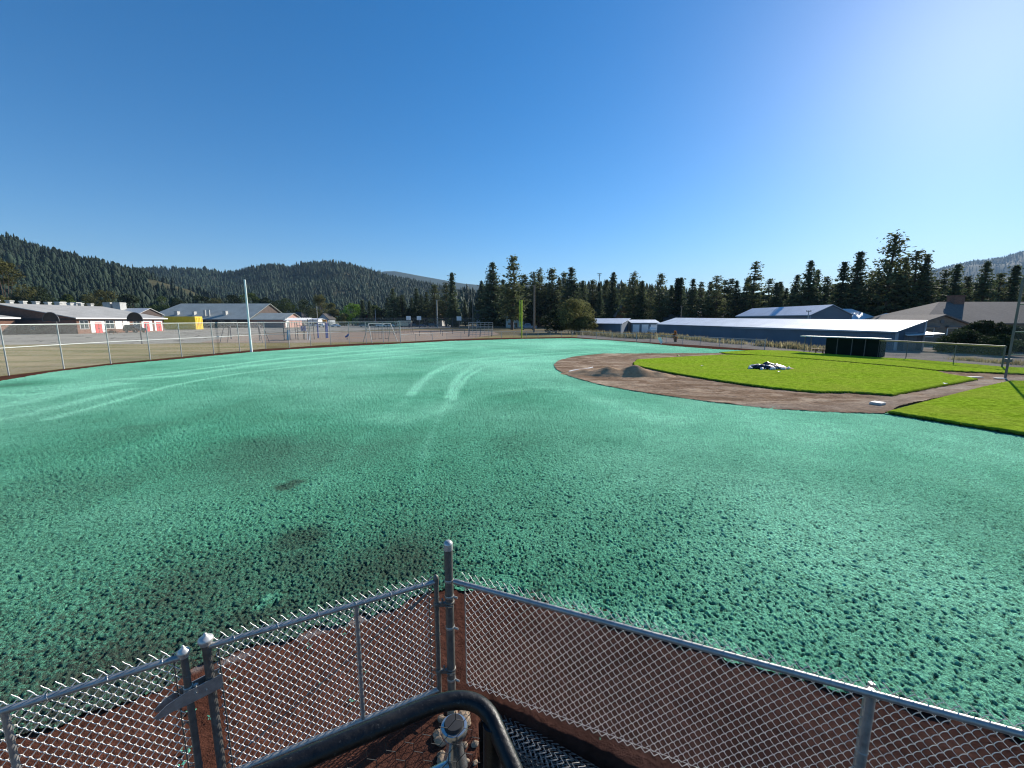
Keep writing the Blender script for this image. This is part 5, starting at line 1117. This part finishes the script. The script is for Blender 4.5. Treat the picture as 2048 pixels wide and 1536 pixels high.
# picnic table, A-frames, play frames
def at_empty(name, px, Y, label, cat, rz=0, group=None): return empty(name, (XY(px, Y, 0.5), Y, -0.04), label, cat, group, rz)
pt = at_empty('picnic_table', 222, 104, 'brown picnic table on the asphalt beside the school wing', 'picnic table', 0.3)
b = MB(); b.box(-1.2, 1.2, -.5, .5, 1.02, 1.10); b.build('table_top', M['wood'], pt)
for y in (-.9, .9): b = MB(); b.box(-1.2, 1.2, y-.16, y+.16, .52, .58); b.build('bench', M['wood'], pt)
for x in (-.85, .85): b = MB(); b.tube([(x, -.95, 0), (x, .1, 1.0)], .06, 6); b.tube([(x, .95, 0), (x, -.1, 1.0)], .06, 6); b.build('leg', M['wood'], pt)
def swing(px0, px1, Y0, Y1, h, lab, nsw, m):
    A = Vector((XY(px0, Y0, 1), Y0, 0)); B = Vector((XY(px1, Y1, 1), Y1, 0)); d = (B-A); L_ = d.length; o = empty('swing_set', A, lab, 'swing set', None, math.atan2(d.y, d.x))
    b = MB(); b.tube([(0, 0, h), (L_, 0, h)], 0.06, 8); b.build('crossbeam', m, o, True)
    for x in (0, L_):
        for y in (-1.2, 1.2): b = MB(); b.tube([(x, 0, h), (x+(-.3 if x == 0 else .3), y, 0)], 0.05, 8); b.build('leg', m, o, True)
    for i in range(nsw):
        x = L_*(i+0.7)/(nsw+0.4); b = MB(); b.box(x-.26, x+.26, -.1, .1, .5, .54); s = b.build('swing_seat', M['black'], o); b = MB(); b.tube([(x-.25, 0, .52), (x-.22, 0, h)], .018, 4); b.tube([(x+.25, 0, .52), (x+.22, 0, h)], .018, 4); b.build('swing_chain', M['farmetaldark'], s)
swing(738, 782, 63, 66, 2.85, 'near swing set of grey pipe to the left of the tall fence end', 3, M['farmetal'])
swing(792, 822, 100, 100, 2.9, 'farther swing set with dark pipe legs behind the tall fence end', 3, M['farmetaldark'])
mb_ = at_empty('monkey_bars', 490, 64, 'grey overhead ladder frame with slanted end legs left of the white pole', 'play frame')
W_ = XY(543, 64, 1)-XY(475, 64, 1); b = MB()
for y in (-.55, .55): b.tube([(-W_/2, y, 2.6), (W_/2, y, 2.6)], .05, 8)
b.build('side_rail', M['farmetaldark'], mb_, True)
b = MB()
for i in range(10): x = -W_/2+0.2+i*(W_-.4)/9; b.tube([(x, -.55, 2.6), (x, .55, 2.6)], .025, 6)
b.build('rung', M['farmetaldark'], mb_)
for x, dx in ((-W_/2, -.7), (W_/2, .6)):
    for y in (-.55, .55): b = MB(); b.tube([(x, y, 2.6), (x+dx, y*1.6, 0)], .05, 8); b.build('leg', M['farmetaldark'], mb_, True)
for px, Y, h_, lab in ((462, 76, 2.5, 'thick grey tetherball post left of the monkey bars'), (519.5, 70, 2.3, 'thick grey post between the white pole and the monkey bars')):
    o = at_empty('play_post', px, Y, lab, 'post'); b = MB(); b.tube([(0, 0, 0), (0, 0, h_)], .11, 10); b.build('post_shaft', M['farmetaldark'], o, True); b = MB(); b.lathe([(.12, 0), (.13, .03), (.05, .09)], (0, 0, h_), 10); b.build('post_cap', M['farmetal'], o)
ps = at_empty('play_structure', 597, 74, 'climbing structure with dark platforms, posts and a pale slide', 'play structure')
for x in (-2.0, -1.0, 0.4, 1.6, 2.3):
    for y in (-1, 1): b = MB(); b.tube([(x, y, 0), (x, y, 3.0 if x < 2 else 3.6)], .075, 8); b.build('post', M['farmetaldark'], ps, True)
b = MB(); b.box(-2.05, -.95, -1, 1, 1.2, 1.3); b.box(.35, 2.35, -1, 1, 1.45, 1.55); b.build('platform', M['farmetaldark'], ps)
b = MB()
for z in (1.9, 2.4): b.tube([(-2, -1, z), (-1, -1, z)], .03, 6); b.tube([(.4, -1, z+.1), (2.3, -1, z+.1)], .03, 6); b.tube([(.4, 1, z+.1), (2.3, 1, z+.1)], .03, 6)
b.build('guard_bars', M['farmetaldark'], ps)
b = MB(); b.slab([(-.4, -3.2, .15), (.1, -3.2, .15), (-.9, -1.0, 1.75), (-1.4, -1.0, 1.75)], .06); b.build('slide', simple('pale_slide', (0.5, 0.5, 0.48)), ps)
b = MB(); b.box(1.0, 1.9, -1.05, -1.0, 1.6, 2.4); b.build('play_panel', M['blue'], ps)
for x in (-.2, .2): b = MB(); b.tube([(x+2.9, -2.4, 0), (x+2.4, -1, 1.5)], .05, 6); b.build('ladder_rail', M['white'], ps)
bf = at_empty('climbing_frame', 645, 80, 'blue three-post play frame right of the climbing structure', 'play frame')
for x, y in ((-.85, 0), (.6, .8), (.95, -.5)): b = MB(); b.tube([(x, y, 0), (x, y, 3.0)], .14, 10); b.build('post', M['blue'], bf, True)
b = MB(); b.tube([(-.85, 0, 2.9), (.6, .8, 2.9), (.95, -.5, 2.9), (-.85, 0, 2.9)], .06, 8); b.build('top_bar', M['blue'], bf)
b = MB(); b.box(.2, 1.0, -.1, .0, 2.8, 3.5); b.build('play_panel', simple('orange_panel', (0.7, 0.28, 0.05)), bf)
sr = at_empty('spring_rider', 694, 74, 'small dark spring rider on the wood chips', 'spring rider'); b = MB(); b.tube([(0, 0, 0), (0, 0, .4)], .09, 8); b.build('spring', M['farmetaldark'], sr); b = MB(); b.tube([(-.35, 0, .45), (0, 0, .6), (.3, 0, .95)], [.1, .17, .12], 8); b.build('rider_body', M['blue'], sr)
# fence leaning frames in the gap: low equipment bars
for px, Y, wd, lab in ((905, 104, 6.0, 'long low exercise rail on the dry ground left of the bleachers'), (862, 90, 5, 'short low rail right of the swings')):
    o = at_empty('exercise_rail', px, Y, lab, 'rail'); b = MB(); b.tube([(-wd/2, 0, 1.1), (wd/2, 0, 1.1)], .05, 6); b.build('bar', M['farmetal'], o)
    for x in (-wd/2, 0, wd/2): b = MB(); b.tube([(x, 0, 0), (x, 0, 1.1)], .06, 6); b.build('post', M['farmetaldark'], o)
# bleachers
X0, X1 = XY(936, 88, 1), XY(985, 88, 1); WB_ = X1-X0
bl_ = empty('bleachers', ((X0+X1)/2, 88, -0.04), 'small aluminium bleachers with a back railing behind the far outfield fence', 'bleachers')
for k_ in range(5): b = MB(); b.box(-WB_/2, WB_/2, -1.3+k_*.55, -1.0+k_*.55, .42+k_*.33, .47+k_*.33); b.build('bench_plank', M['farmetal'], bl_)
for x in (-WB_/2+.2, 0, WB_/2-.2): b = MB(); b.tube([(x, -1.2, 0), (x, -1.2, .42), (x, 1.2, 1.74), (x, 1.2, 0)], .05, 6); b.build('frame', M['farmetaldark'], bl_)
b = MB(); b.tube([(-WB_/2, 1.4, 1.7), (-WB_/2, 1.4, 2.9), (WB_/2, 1.4, 2.9), (WB_/2, 1.4, 1.7)], .05, 6)
for z in (2.1, 2.5): b.tube([(-WB_/2, 1.4, z), (WB_/2, 1.4, z)], .035, 6)
for i in range(7): x = -WB_/2+WB_*i/6; b.tube([(x, 1.4, 0.0), (x, 1.4, 2.9)], .035, 6)
b.build('back_railing', M['farmetal'], bl_, True)
# concrete kerb of the far path and a dropped white object by the fence
for px, Y, lab, col, cat, nm in ((1320, 58, 'white plastic sheet caught on the far side of the low fence', M['white'], 'plastic sheet', 'plastic_sheet'),):
    o = MB().add([(-.35, 0, .9), (.05, 0, 1.0), (.45, .1, .3), (.2, .05, .0)], [(0, 1, 2, 3)]).add([(-.35, .06, .9), (.05, .06, 1.0), (.45, .16, .3), (.2, .11, .0)], [(3, 2, 1, 0)]).build(nm, col); o.location = (XY(px, Y, .5), Y, 0.05); tag(o, lab, cat)

# ------------------------------------------------------------------ trees
def quads_cloud(C, S, rng, flat=0.5, nq=1):
    """leaf sprays: randomly turned quads at points C with sizes S"""
    n = len(C); a = rng.normal(size=(n, 3)); a[:, 2] *= flat; a /= np.linalg.norm(a, axis=1)[:, None]
    t = rng.normal(size=(n, 3)); b_ = np.cross(a, t); b_ /= np.linalg.norm(b_, axis=1)[:, None]; s = S[:, None]
    asp = rng.uniform(0.35, 0.8, (n, 1))
    V = np.stack([C-a*s-b_*s*asp*0.6, C-b_*s*asp*-1*0.5-a*s*0.2, C+a*s, C-b_*s*asp], 1)
    V += rng.normal(size=V.shape)*s[:, None]*0.10
    return V.reshape(-1, 3), np.arange(n*4).reshape(n, 4)
def conifer_mesh(kind, seed):
    """about 20 m tall; crown of whorled, drooping branches carrying needle sprays"""
    rng = np.random.default_rng(seed); Cs = []; Ss = []; Sh = []
    hgt = 20.0; base, rmax, pw, whn, gap = {'fir': (1.2, 3.9, 1.0, 46, 0.05), 'pine': (2.6, 4.1, 0.78, 38, 0.15), 'spire': (1.0, 2.2, 1.0, 50, 0.05), 'sparse': (3.0, 2.9, 0.75, 32, 0.26), 'dense': (0.6, 5.0, 0.9, 46, 0.03)}[kind]
    tb = MB(); tw = [(0.25*math.sin(z*0.3+seed), 0.2*math.cos(z*0.25+seed), z) for z in np.linspace(0, hgt*0.97, 9)]; tb.tube(tw, [0.36*(1-i/9.5)+0.03 for i in range(9)], 7)
    for k in range(whn):
        t = (k+rng.uniform(0, .8))/whn; z = base+(hgt-base)*t
        if rng.uniform() < gap and 0.05 < t < 0.9: continue
        if kind in ('pine', 'sparse'): r = rmax*(min(1, (t+0.12)*3.0))*(1-t)**pw*rng.uniform(0.6, 1.2)+0.4
        else: r = rmax*(min(1, (t+0.25)*2.5))*(1-t)**pw*rng.uniform(0.82, 1.12)+0.22
        nb = int(rng.integers(5, 9)) if kind not in ('pine', 'sparse') else int(rng.integers(4, 7)); a0 = rng.uniform(0, 6.28)
        for q in range(nb):
            a = a0+6.28*q/nb+rng.uniform(-.35, .35); rr = r*rng.uniform(0.55, 1.15); droop = {'fir': -.18, 'pine': .10, 'spire': -.28, 'sparse': -.05, 'dense': -.1}[kind]
            m_ = max(3, int(rr*(3.6 if kind != 'pine' else 3.2))); ts = np.linspace(0.18, 1, m_)
            if kind in ('pine', 'sparse'): ts = ts**0.6
            P = np.stack([np.cos(a)*rr*ts, np.sin(a)*rr*ts, z+droop*rr*ts+0.10*rr*ts**2+np.zeros(m_)], 1); sp = 0.26 if kind != 'pine' else 0.38
            for rep in range(3 if kind in ('dense', 'fir') else 3):
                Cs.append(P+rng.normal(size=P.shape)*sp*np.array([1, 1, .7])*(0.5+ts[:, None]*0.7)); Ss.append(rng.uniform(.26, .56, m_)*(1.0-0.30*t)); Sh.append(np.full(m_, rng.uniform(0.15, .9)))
            if rr > 1.2: tb.tube([(0.15*math.cos(a), 0.15*math.sin(a), z), (math.cos(a)*rr*.7, math.sin(a)*rr*.7, z+droop*rr*.7)], [0.05, 0.02], 3, False)
    top = np.array([[tw[-1][0], tw[-1][1], hgt*0.965+i*0.13] for i in range(6)]); Cs.append(top); Ss.append(np.full(6, .22)); Sh.append(np.full(6, .5))
    C = np.concatenate(Cs); S = np.concatenate(Ss); sh = np.concatenate(Sh); V, F = quads_cloud(C, S, rng, 0.55)
    return tb.mesh('trunk', True), V, F, np.repeat(sh, 4)
def mesh_from(name, V, F, sh, m):
    o = np_mesh(name, V, F, m, False, None, {'shade': sh}); me = o.data; bpy.data.objects.remove(o); return me
PROTO = {}
for kd, seeds, m in (('fir', (1, 2, 3), 'needle'), ('pine', (4, 5, 6), 'pine'), ('spire', (7,), 'needle'), ('sparse', (8,), 'pine'), ('dense', (9, 10), 'needle')):
    PROTO[kd] = []
    for sd_ in seeds:
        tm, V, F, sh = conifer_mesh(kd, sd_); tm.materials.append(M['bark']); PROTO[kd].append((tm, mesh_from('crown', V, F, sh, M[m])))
rt = random.Random(77); cnt = {}
def conifer(px, ptop, Y, kd, label, group=None, wf=1.0, X=None):
    h = ZY(ptop, Y)+0.05; X = XY(px, Y, h*0.7) if X is None else X
    o = empty({'fir': 'fir_tree', 'pine': 'pine_tree', 'spire': 'fir_tree', 'sparse': 'pine_tree', 'dense': 'fir_tree'}[kd], (X, Y, -0.05), label, 'tree', group, rt.uniform(0, 6.28))
    tm, cm = rt.choice(PROTO[kd]); s = h/20.0; o.scale = (s*wf*rt.uniform(1.02, 1.22), s*wf*rt.uniform(1.02, 1.22), s)
    link('trunk', tm, None, o); link('crown', cm, None, o); return o
gC, gR, gE = 'conifers behind the far end of the outfield', 'conifers in the row behind the blue sheds', 'conifers behind the brown-roofed brick building'
for px, pt_, Y, kd, wf, lab, g in [
 (786, 577, 225, 'dense', 1.15, 'broad dark fir behind the motorhome, leftmost of the big conifers', gC), (803, 590, 228, 'dense', 1.1, 'dark rounded fir touching the right side of the leftmost broad fir', gC), (833, 577, 232, 'fir', 1.1, 'pointed dark fir above the left end of the white-walled house', gC),
 (853, 584, 236, 'fir', 1.1, 'shorter dark fir between two taller ones above the white-walled house', gC), (869, 570, 228, 'pine', 1.2, 'round-topped pine directly above the pale light pole', gC), (892, 566, 224, 'pine', 1.1, 'pine leaning against the left of the tall narrow fir', gC), (904, 545, 215, 'spire', 1.3, 'tall narrow fir standing alone left of the distant gap in the trees', gC),
 (930, 600, 240, 'fir', 1.0, 'small light green fir in the gap below the far mountain', gC), (943, 603, 238, 'pine', 1.0, 'small pine just left of the crossarmed utility pole', gC), (910, 612, 205, 'dense', 1.0, 'low bushy fir at the foot of the tall narrow fir', gC),
 (963, 562, 205, 'fir', 1.0, 'slim fir at the right edge of the mountain gap', gC), (985, 525, 196, 'dense', 1.15, 'very tall dense fir left of the tall open pine', gC), (1026, 511, 150, 'pine', 1.05, 'tallest and most open pine, just left of the yellow foul pole', gC),
 (1006, 560, 205, 'fir', 1.2, 'fir filling the gap between the two tallest central trees', gC), (1048, 549, 190, 'pine', 1.2, 'pine rising right behind the yellow foul pole', gC), (1067, 545, 195, 'pine', 1.1, 'pine behind the bare brown wooden pole', gC), (1079, 539, 200, 'pine', 1.1, 'pine right of the bare wooden pole with a ragged top', gC),
 (1103, 537, 195, 'pine', 1.25, 'dark pine above the left side of the big olive bush', gC), (1118, 555, 205, 'fir', 1.0, 'short fir wedged between two pines above the olive bush', gC), (1128, 545, 200, 'pine', 1.0, 'pine left of the sharp-topped fir above the olive bush', gC), (1142, 535, 185, 'dense', 1.1, 'sharp-topped dense fir above the middle of the big olive bush', gC),
 (1165, 561, 190, 'fir', 1.1, 'slim fir above the right shoulder of the olive bush', gR), (1185, 560, 200, 'pine', 1.1, 'pine left of the thin radio mast', gR), (1198, 566, 198, 'fir', 1.1, 'fir directly below the thin radio mast', gR), (1212, 560, 190, 'pine', 1.0, 'pine just right of the radio mast', gR), (1226, 545, 172, 'fir', 1.15, 'sharp tall fir above the brown gabled house', gR),
 (1246, 566, 180, 'pine', 1.1, 'pine behind the right half of the brown gabled house', gR), (1267, 546, 160, 'pine', 1.2, 'tall pine above the small blue shed end', gR), (1284, 562, 158, 'fir', 1.1, 'fir above the white garage doors', gR), (1303, 572, 170, 'pine', 1.1, 'low-topped pine above the gap before the long shed', gR), (1321, 547, 155, 'pine', 1.1, 'pine with a bushy knob top above the far corner of the long shed', gR),
 (1342, 570, 160, 'fir', 1.2, 'fir behind the thin pole on the long shed roof', gR), (1354, 556, 158, 'spire', 1.3, 'left one of the close pair of narrow firs', gR), (1361, 555, 158, 'spire', 1.3, 'right one of the close pair of narrow firs', gR), (1385, 558, 148, 'dense', 1.0, 'broad dense fir above the left part of the long shed roof', gR), (1402, 564, 165, 'sparse', 1.2, 'thin see-through pine right of the broad dense fir', gR),
 (1420, 563, 150, 'fir', 1.1, 'fir left of the taller one beside the grey metal building', gR), (1433, 553, 145, 'pine', 1.2, 'tall pine above the dark-roofed house', gR), (1449, 560, 160, 'sparse', 1.3, 'loose-topped pine, first right of the tall pine over the dark-roofed house', gR), (1461, 558, 160, 'sparse', 1.3, 'loose-topped pine above the left end of the grey metal building', gR), (1472, 561, 142, 'dense', 0.95, 'dense fir above the left slope of the grey metal building', gR),
 (1494, 556, 145, 'fir', 1.2, 'fir leaning against the tall ragged pine', gR), (1509, 524, 140, 'sparse', 1.1, 'tall ragged pine with a bare thin top above the grey metal building', gR), (1523, 585, 150, 'fir', 1.3, 'low fir right of the tall ragged pine', gR), (1538, 558, 152, 'sparse', 1.3, 'thin pine above the middle of the grey metal roof', gR), (1551, 565, 140, 'fir', 1.1, 'left fir of the small pair above the metal roof', gR), (1559, 563, 142, 'fir', 1.1, 'right fir of the small pair above the metal roof', gR), (1571, 576, 140, 'fir', 1.1, 'shortest fir left of the very wide fir', gR),
 (1592, 550, 128, 'dense', 1.0, 'left shoulder fir merging with the very wide fir', gR), (1618, 521, 122, 'dense', 1.05, 'very wide tall fir above the gable of the grey metal building', gR), (1632, 540, 126, 'fir', 1.1, 'fir at the right side of the very wide fir', gR), (1650, 554, 130, 'sparse', 1.3, 'thin pale pine in the gap right of the very wide fir', gR), (1664, 575, 128, 'pine', 1.1, 'low pine above the glaring white roof', gR), (1685, 523, 116, 'fir', 1.15, 'tall fir with ragged sides above the glaring white roof', gE), (1716, 504, 112, 'fir', 1.15, 'second tallest conifer on the right, above the end of the glaring roof', gE),
 (1742, 543, 112, 'pine', 1.1, 'shorter pine between the two tallest right-hand conifers', gE), (1785, 468, 104, 'pine', 1.15, 'tallest conifer of all, with ragged tiers of branches', gE), (1762, 555, 112, 'fir', 1.1, 'fir against the left flank of the tallest conifer', gE), (1808, 516, 108, 'dense', 0.9, 'dark fir between the tallest conifer and the twin-topped clump', gE), (1829, 503, 102, 'pine', 1.25, 'left crown of the broad twin-topped clump', gE), (1849, 509, 102, 'dense', 0.95, 'right crown of the broad twin-topped clump', gE),
 (1870, 560, 112, 'pine', 1.0, 'slim pine just right of the twin-topped clump', gE), (1887, 540, 112, 'pine', 1.0, 'pine left of the brick chimney', gE), (1910, 529, 104, 'fir', 1.1, 'pointed fir directly above the brick chimney', gE), (1932, 552, 110, 'pine', 1.0, 'small pine between the chimney fir and the wide fir', gE), (1968, 523, 100, 'dense', 0.95, 'wide fir above the middle of the brown roof', gE), (1996, 546, 106, 'pine', 1.0, 'short pine right of the wide fir over the brown roof', gE), (2027, 530, 104, 'spire', 1.4, 'narrow fir close to the right picture edge', gE), (2062, 545, 104, 'fir', 1.1, 'fir cut by the right picture edge', gE), (2100, 520, 108, 'fir', 1.1, 'fir beyond the right picture edge', gE)]:
    conifer(px, pt_, Y, kd, lab, g, wf)
# second row, lower, filling behind; nothing tells these apart
for lo, hi, n, y0, y1, p0, p1, g, lab in ((770, 905, 9, 250, 275, 588, 604, 'second row of conifers behind the far houses', 'dark conifer of the second row behind the far houses'), (960, 1170, 26, 215, 250, 566, 592, 'second row of conifers behind the central pines', 'dark conifer of the second row behind the central pines'), (1170, 1700, 60, 180, 215, 572, 598, 'second row of conifers behind the blue sheds', 'dark conifer of the second row behind the blue sheds'), (1640, 1870, 20, 125, 140, 560, 590, 'second row of conifers behind the right-hand tall trees', 'dark conifer of the second row behind the tallest trees'), (1870, 2120, 18, 122, 140, 566, 592, 'second row of conifers behind the brick building', 'dark conifer of the second row behind the brown roof')):
    for i in range(n):
        px = lo+(hi-lo)*(i+rt.uniform(.1, .9))/n; conifer(px, rt.uniform(p0, p1), rt.uniform(y0, y1), rt.choice(['fir', 'fir', 'dense', 'pine']), lab, g, rt.uniform(1.0, 1.3))
def broad_mesh(seed, w_, h_, trunk_h, n=5200, lobes=16, leaf=0.26, tall=1.0):
    rng = np.random.default_rng(seed); tb = MB(); tb.tube([(0, 0, 0), (0.1, 0, trunk_h), (0.2, 0.1, trunk_h+h_*0.4)], [0.28, 0.2, 0.06], 7); Cs = []; Ss = []; Sh = []
    for k in range(lobes):
        a = rng.uniform(0, 6.28); t = rng.uniform(0, 1); rr = w_*0.5*rng.uniform(0.25, 0.78)*math.sin(math.pi*min(0.93, t*0.8+0.12)); c = np.array([math.cos(a)*rr, math.sin(a)*rr, trunk_h*0.6+(h_-trunk_h*0.6)*(0.08+0.80*t)])
        R_ = w_*rng.uniform(0.16, 0.30)*(1-0.4*t); m_ = n//lobes; d = rng.normal(size=(m_, 3)); d /= np.linalg.norm(d, axis=1)[:, None]; rad = R_*rng.uniform(0.35, 1.08, (m_, 1))**0.6
        Cs.append(c+d*rad*np.array([1, 1, 0.8*tall])); Ss.append(rng.uniform(.6, 1.4, m_)*leaf); Sh.append(np.clip(rng.normal(rng.uniform(.2, .8), .15, m_), 0, 1))
        tb.tube([(0.1, 0, trunk_h), tuple(c)], [0.09, 0.03], 4, False)
    C = np.concatenate(Cs); C[:, 2] = (C[:, 2])*(h_-leaf)/np.percentile(C[:, 2], 99.7); C[:, 2] = np.maximum(C[:, 2], 0.1); C[:, :2] *= w_*0.5/np.percentile(np.hypot(C[:, 0], C[:, 1]), 98); V, F = quads_cloud(C, np.concatenate(Ss), rng, 1.0); return tb.mesh('trunk', True), V, F, np.repeat(np.concatenate(Sh), 4)
def broad(px, ptop, wpx, Y, m, label, seed, trunk=1.5, n=4200, leaf=0.26, name='broadleaf_tree', cat='tree', group=None, tall=1.0, lobes=16, z0=-0.05):
    h = ZY(ptop, Y)-z0; w_ = wpx/FPX*Y*1.0; X = XY(px, Y, h*0.5); o = empty(name, (X, Y, z0), label, cat, group)
    tm, V, F, sh = broad_mesh(seed, w_, h, trunk, n, lobes, leaf, tall); tm.materials.append(M['bark']); link('trunk' if cat == 'tree' else 'stem', tm, None, o); link('crown' if cat == 'tree' else 'foliage', mesh_from('crown', V, F, sh, M[m]), None, o); return o
broad(1112, 617, 62, 112, 'leafdark', 'left lower lobe of dark olive shrubbery by the wooden pole', 21, 0.6, 7000, 0.20, 'large_bush', 'bush')
broad(1150, 597, 84, 108, 'leafolive', 'large olive-brown bushy tree beside the small blue shed', 22, 0.8, 12000, 0.21, 'broadleaf_tree', lobes=26)
broad(1175, 630, 46, 105, 'leafolive', 'rounded olive bush overlapping the left end of the small blue shed', 23, 0.5, 5000, 0.18, 'large_bush', 'bush')
bd = [(8, 515, 74, 150, 'leafolive', 'tall olive-yellow tree at the left picture edge behind the school', 4.0), (78, 572, 82, 175, 'leafdark', 'wide dark tree behind the school roof vents', 2), (140, 588, 46, 190, 'leaf', 'greyish green tree right of the wide dark tree behind the vents', 2), (212, 580, 62, 185, 'leafolive', 'yellow-green tree behind the two big rooftop units', 2), (262, 588, 50, 215, 'leafdark', 'dark tree behind the low white-roofed school block', 2), (175, 590, 40, 200, 'leafdark', 'dark green tree between the vents and the yellow-green tree', 2),
 (318, 592, 60, 250, 'leaf', 'green tree behind the left end of the school hall roof', 3), (360, 596, 50, 252, 'leafdark', 'dark tree behind the school hall ridge, second from its left end', 3), (402, 590, 40, 250, 'leafdark', 'dark pointed tree behind the school hall ridge', 3), (432, 596, 46, 256, 'leafolive', 'reddish-brown tree behind the middle of the school hall ridge', 3), (466, 589, 50, 252, 'leafdark', 'dark tree behind the ridge left of the white pole', 3), (500, 585, 46, 258, 'leaf', 'green tree behind the top of the school hall, right of the white pole', 3), (536, 594, 50, 262, 'leafdark', 'dark tree behind the right gable of the school hall', 3),
 (570, 596, 54, 280, 'leaf', 'green tree above the covered walkway', 3), (606, 597, 50, 290, 'leafdark', 'dark tree right of the tree above the walkway', 3), (644, 589, 56, 275, 'leafolive', 'tall yellowish tree above the small grey gabled house', 4), (668, 606, 30, 268, 'leafolive', 'small yellowish tree leaning right of the tall yellowish tree', 3), (704, 606, 50, 262, 'leafbright', 'bright green round tree among the far houses', 3), (688, 626, 26, 240, 'leafolive', 'low brownish shrubby tree left of the bright green tree', 1.5),
 (752, 610, 36, 262, 'leaf', 'light green tree behind the short light pole', 3), (770, 618, 30, 258, 'leafdark', 'dark bushy tree left of the motorhome', 2), (718, 612, 28, 290, 'leafolive', 'yellow-green tree peeking out right of the bright green tree', 3), (824, 615, 26, 222, 'leafdark', 'dark conifer-like shrub tree in front of the pointed dark fir', 2)]
for i, (px, pt_, wd, Y, m, lab, tr_) in enumerate(bd): broad(px, pt_, wd, Y, m, lab, 40+i, tr_, 3600, 0.42, lobes=14)
for px, pt_, lab in ((725, 600, 'left one of two slim dark cypress-like trees'), (739, 602, 'right one of two slim dark cypress-like trees')): conifer(px, pt_, 250, 'spire', lab, 'slim dark trees among the far houses', 1.6)
# back row of lower trees towards the hill foot
for i in range(26):
    px = 10+i*31+rt.uniform(-8, 8); Y = rt.uniform(300, 345); h = rt.uniform(9, 13); kd = rt.choice(['fir', 'dense', 'pine']); conifer(px, 768-(0.155-0.0+(h-H)/Y*-1)*0 if False else (640-(h-H)/Y*FPX), Y, kd, 'conifer at the foot of the wooded hills behind the school', 'conifers along the foot of the hills', rt.uniform(1.2, 1.6))
for i, (px, pt_, wd, Y, m, lab) in enumerate([(1925, 658, 70, 44, 'leafdark', 'dark bush left in the hedge beyond the tan-capped fence'), (1965, 640, 80, 46, 'leafdark', 'tallest bush of the dark hedge beyond the tan-capped fence'), (2020, 650, 74, 45, 'leafdark', 'dark bush behind the backstop post'), (2080, 645, 80, 45, 'leafdark', 'dark bush cut by the right picture edge'), (1896, 675, 40, 45, 'leafdark', 'small low bush at the left end of the dark hedge'), (1990, 668, 60, 41, 'leafdark', 'low front bush in the dark hedge beside the backstop post')]): broad(px, pt_, wd, Y, m, lab, 80+i, 0.3, 6500, 0.11, 'garden_bush', 'bush', lobes=18)
broad(1704, 630, 38, 100, 'leafdark', 'thin reddish shrub tree before the glaring white roof', 95, 0.5, 1500, 0.2, 'large_bush', 'bush')
# weeds along sheds and fence: stuff nobody could count
def weeds(name, label, line, n, h, spread, seed, m='weed', tuft=0.10):
    rng = np.random.default_rng(seed); P = np.array(line, float); L_ = np.concatenate([[0], np.cumsum(np.hypot(*np.diff(P[:, :2], axis=0).T))]); s = rng.uniform(0, L_[-1], n)
    s = s[fbm(s*0.35, s*0, seed, 3) > 0.36]; n = len(s)
    X = np.interp(s, L_, P[:, 0])+rng.normal(size=n)*spread; Y = np.interp(s, L_, P[:, 1])+rng.normal(size=n)*spread; hh = h*rng.uniform(.3, 1, n)*(0.5+fbm(s*0.8, s*0, seed+3, 3)); a = rng.uniform(0, 6.28, n); w_ = hh*tuft
    b0 = np.stack([X-np.cos(a)*w_, Y-np.sin(a)*w_, np.full(n, -.04)], 1); b1 = np.stack([X+np.cos(a)*w_, Y+np.sin(a)*w_, np.full(n, -.04)], 1); tp = np.stack([X+rng.normal(size=n)*hh*.3, Y+rng.normal(size=n)*hh*.3, hh], 1)
    o = np_mesh(name, np.stack([b0, b1, tp], 1).reshape(-1, 3), np.arange(n*3).reshape(n, 3), M[m], False, None, {'shade': np.repeat(rng.uniform(0, 1, n), 3)}); return tag(o, label, 'weeds', kind='stuff')
weeds('shed_weeds', 'dry weeds growing along the foot of the long blue shed', [G(1320, 672)[:2], G(1430, 684)[:2], G(1560, 694)[:2], G(1650, 702)[:2]], 3800, 0.8, 0.5, 3)
weeds('tall_dry_grass', 'pale tall dry grass standing behind the low fence', [G(1160, 668)[:2], G(1230, 673)[:2], G(1310, 678)[:2]], 3200, 1.15, 1.4, 5)
weeds('fence_weeds', 'dry weeds along the foot of the hedge', [G(1880, 715)[:2], G(1960, 722)[:2], G(2060, 730)[:2]], 1500, 0.35, 0.4, 8)
b_ = broad(1351, 661, 12, 66, 'rust', 'small orange-brown dry shrub against the long blue shed', 99, 0.1, 500, 0.12, 'dry_shrub', 'shrub', lobes=6)
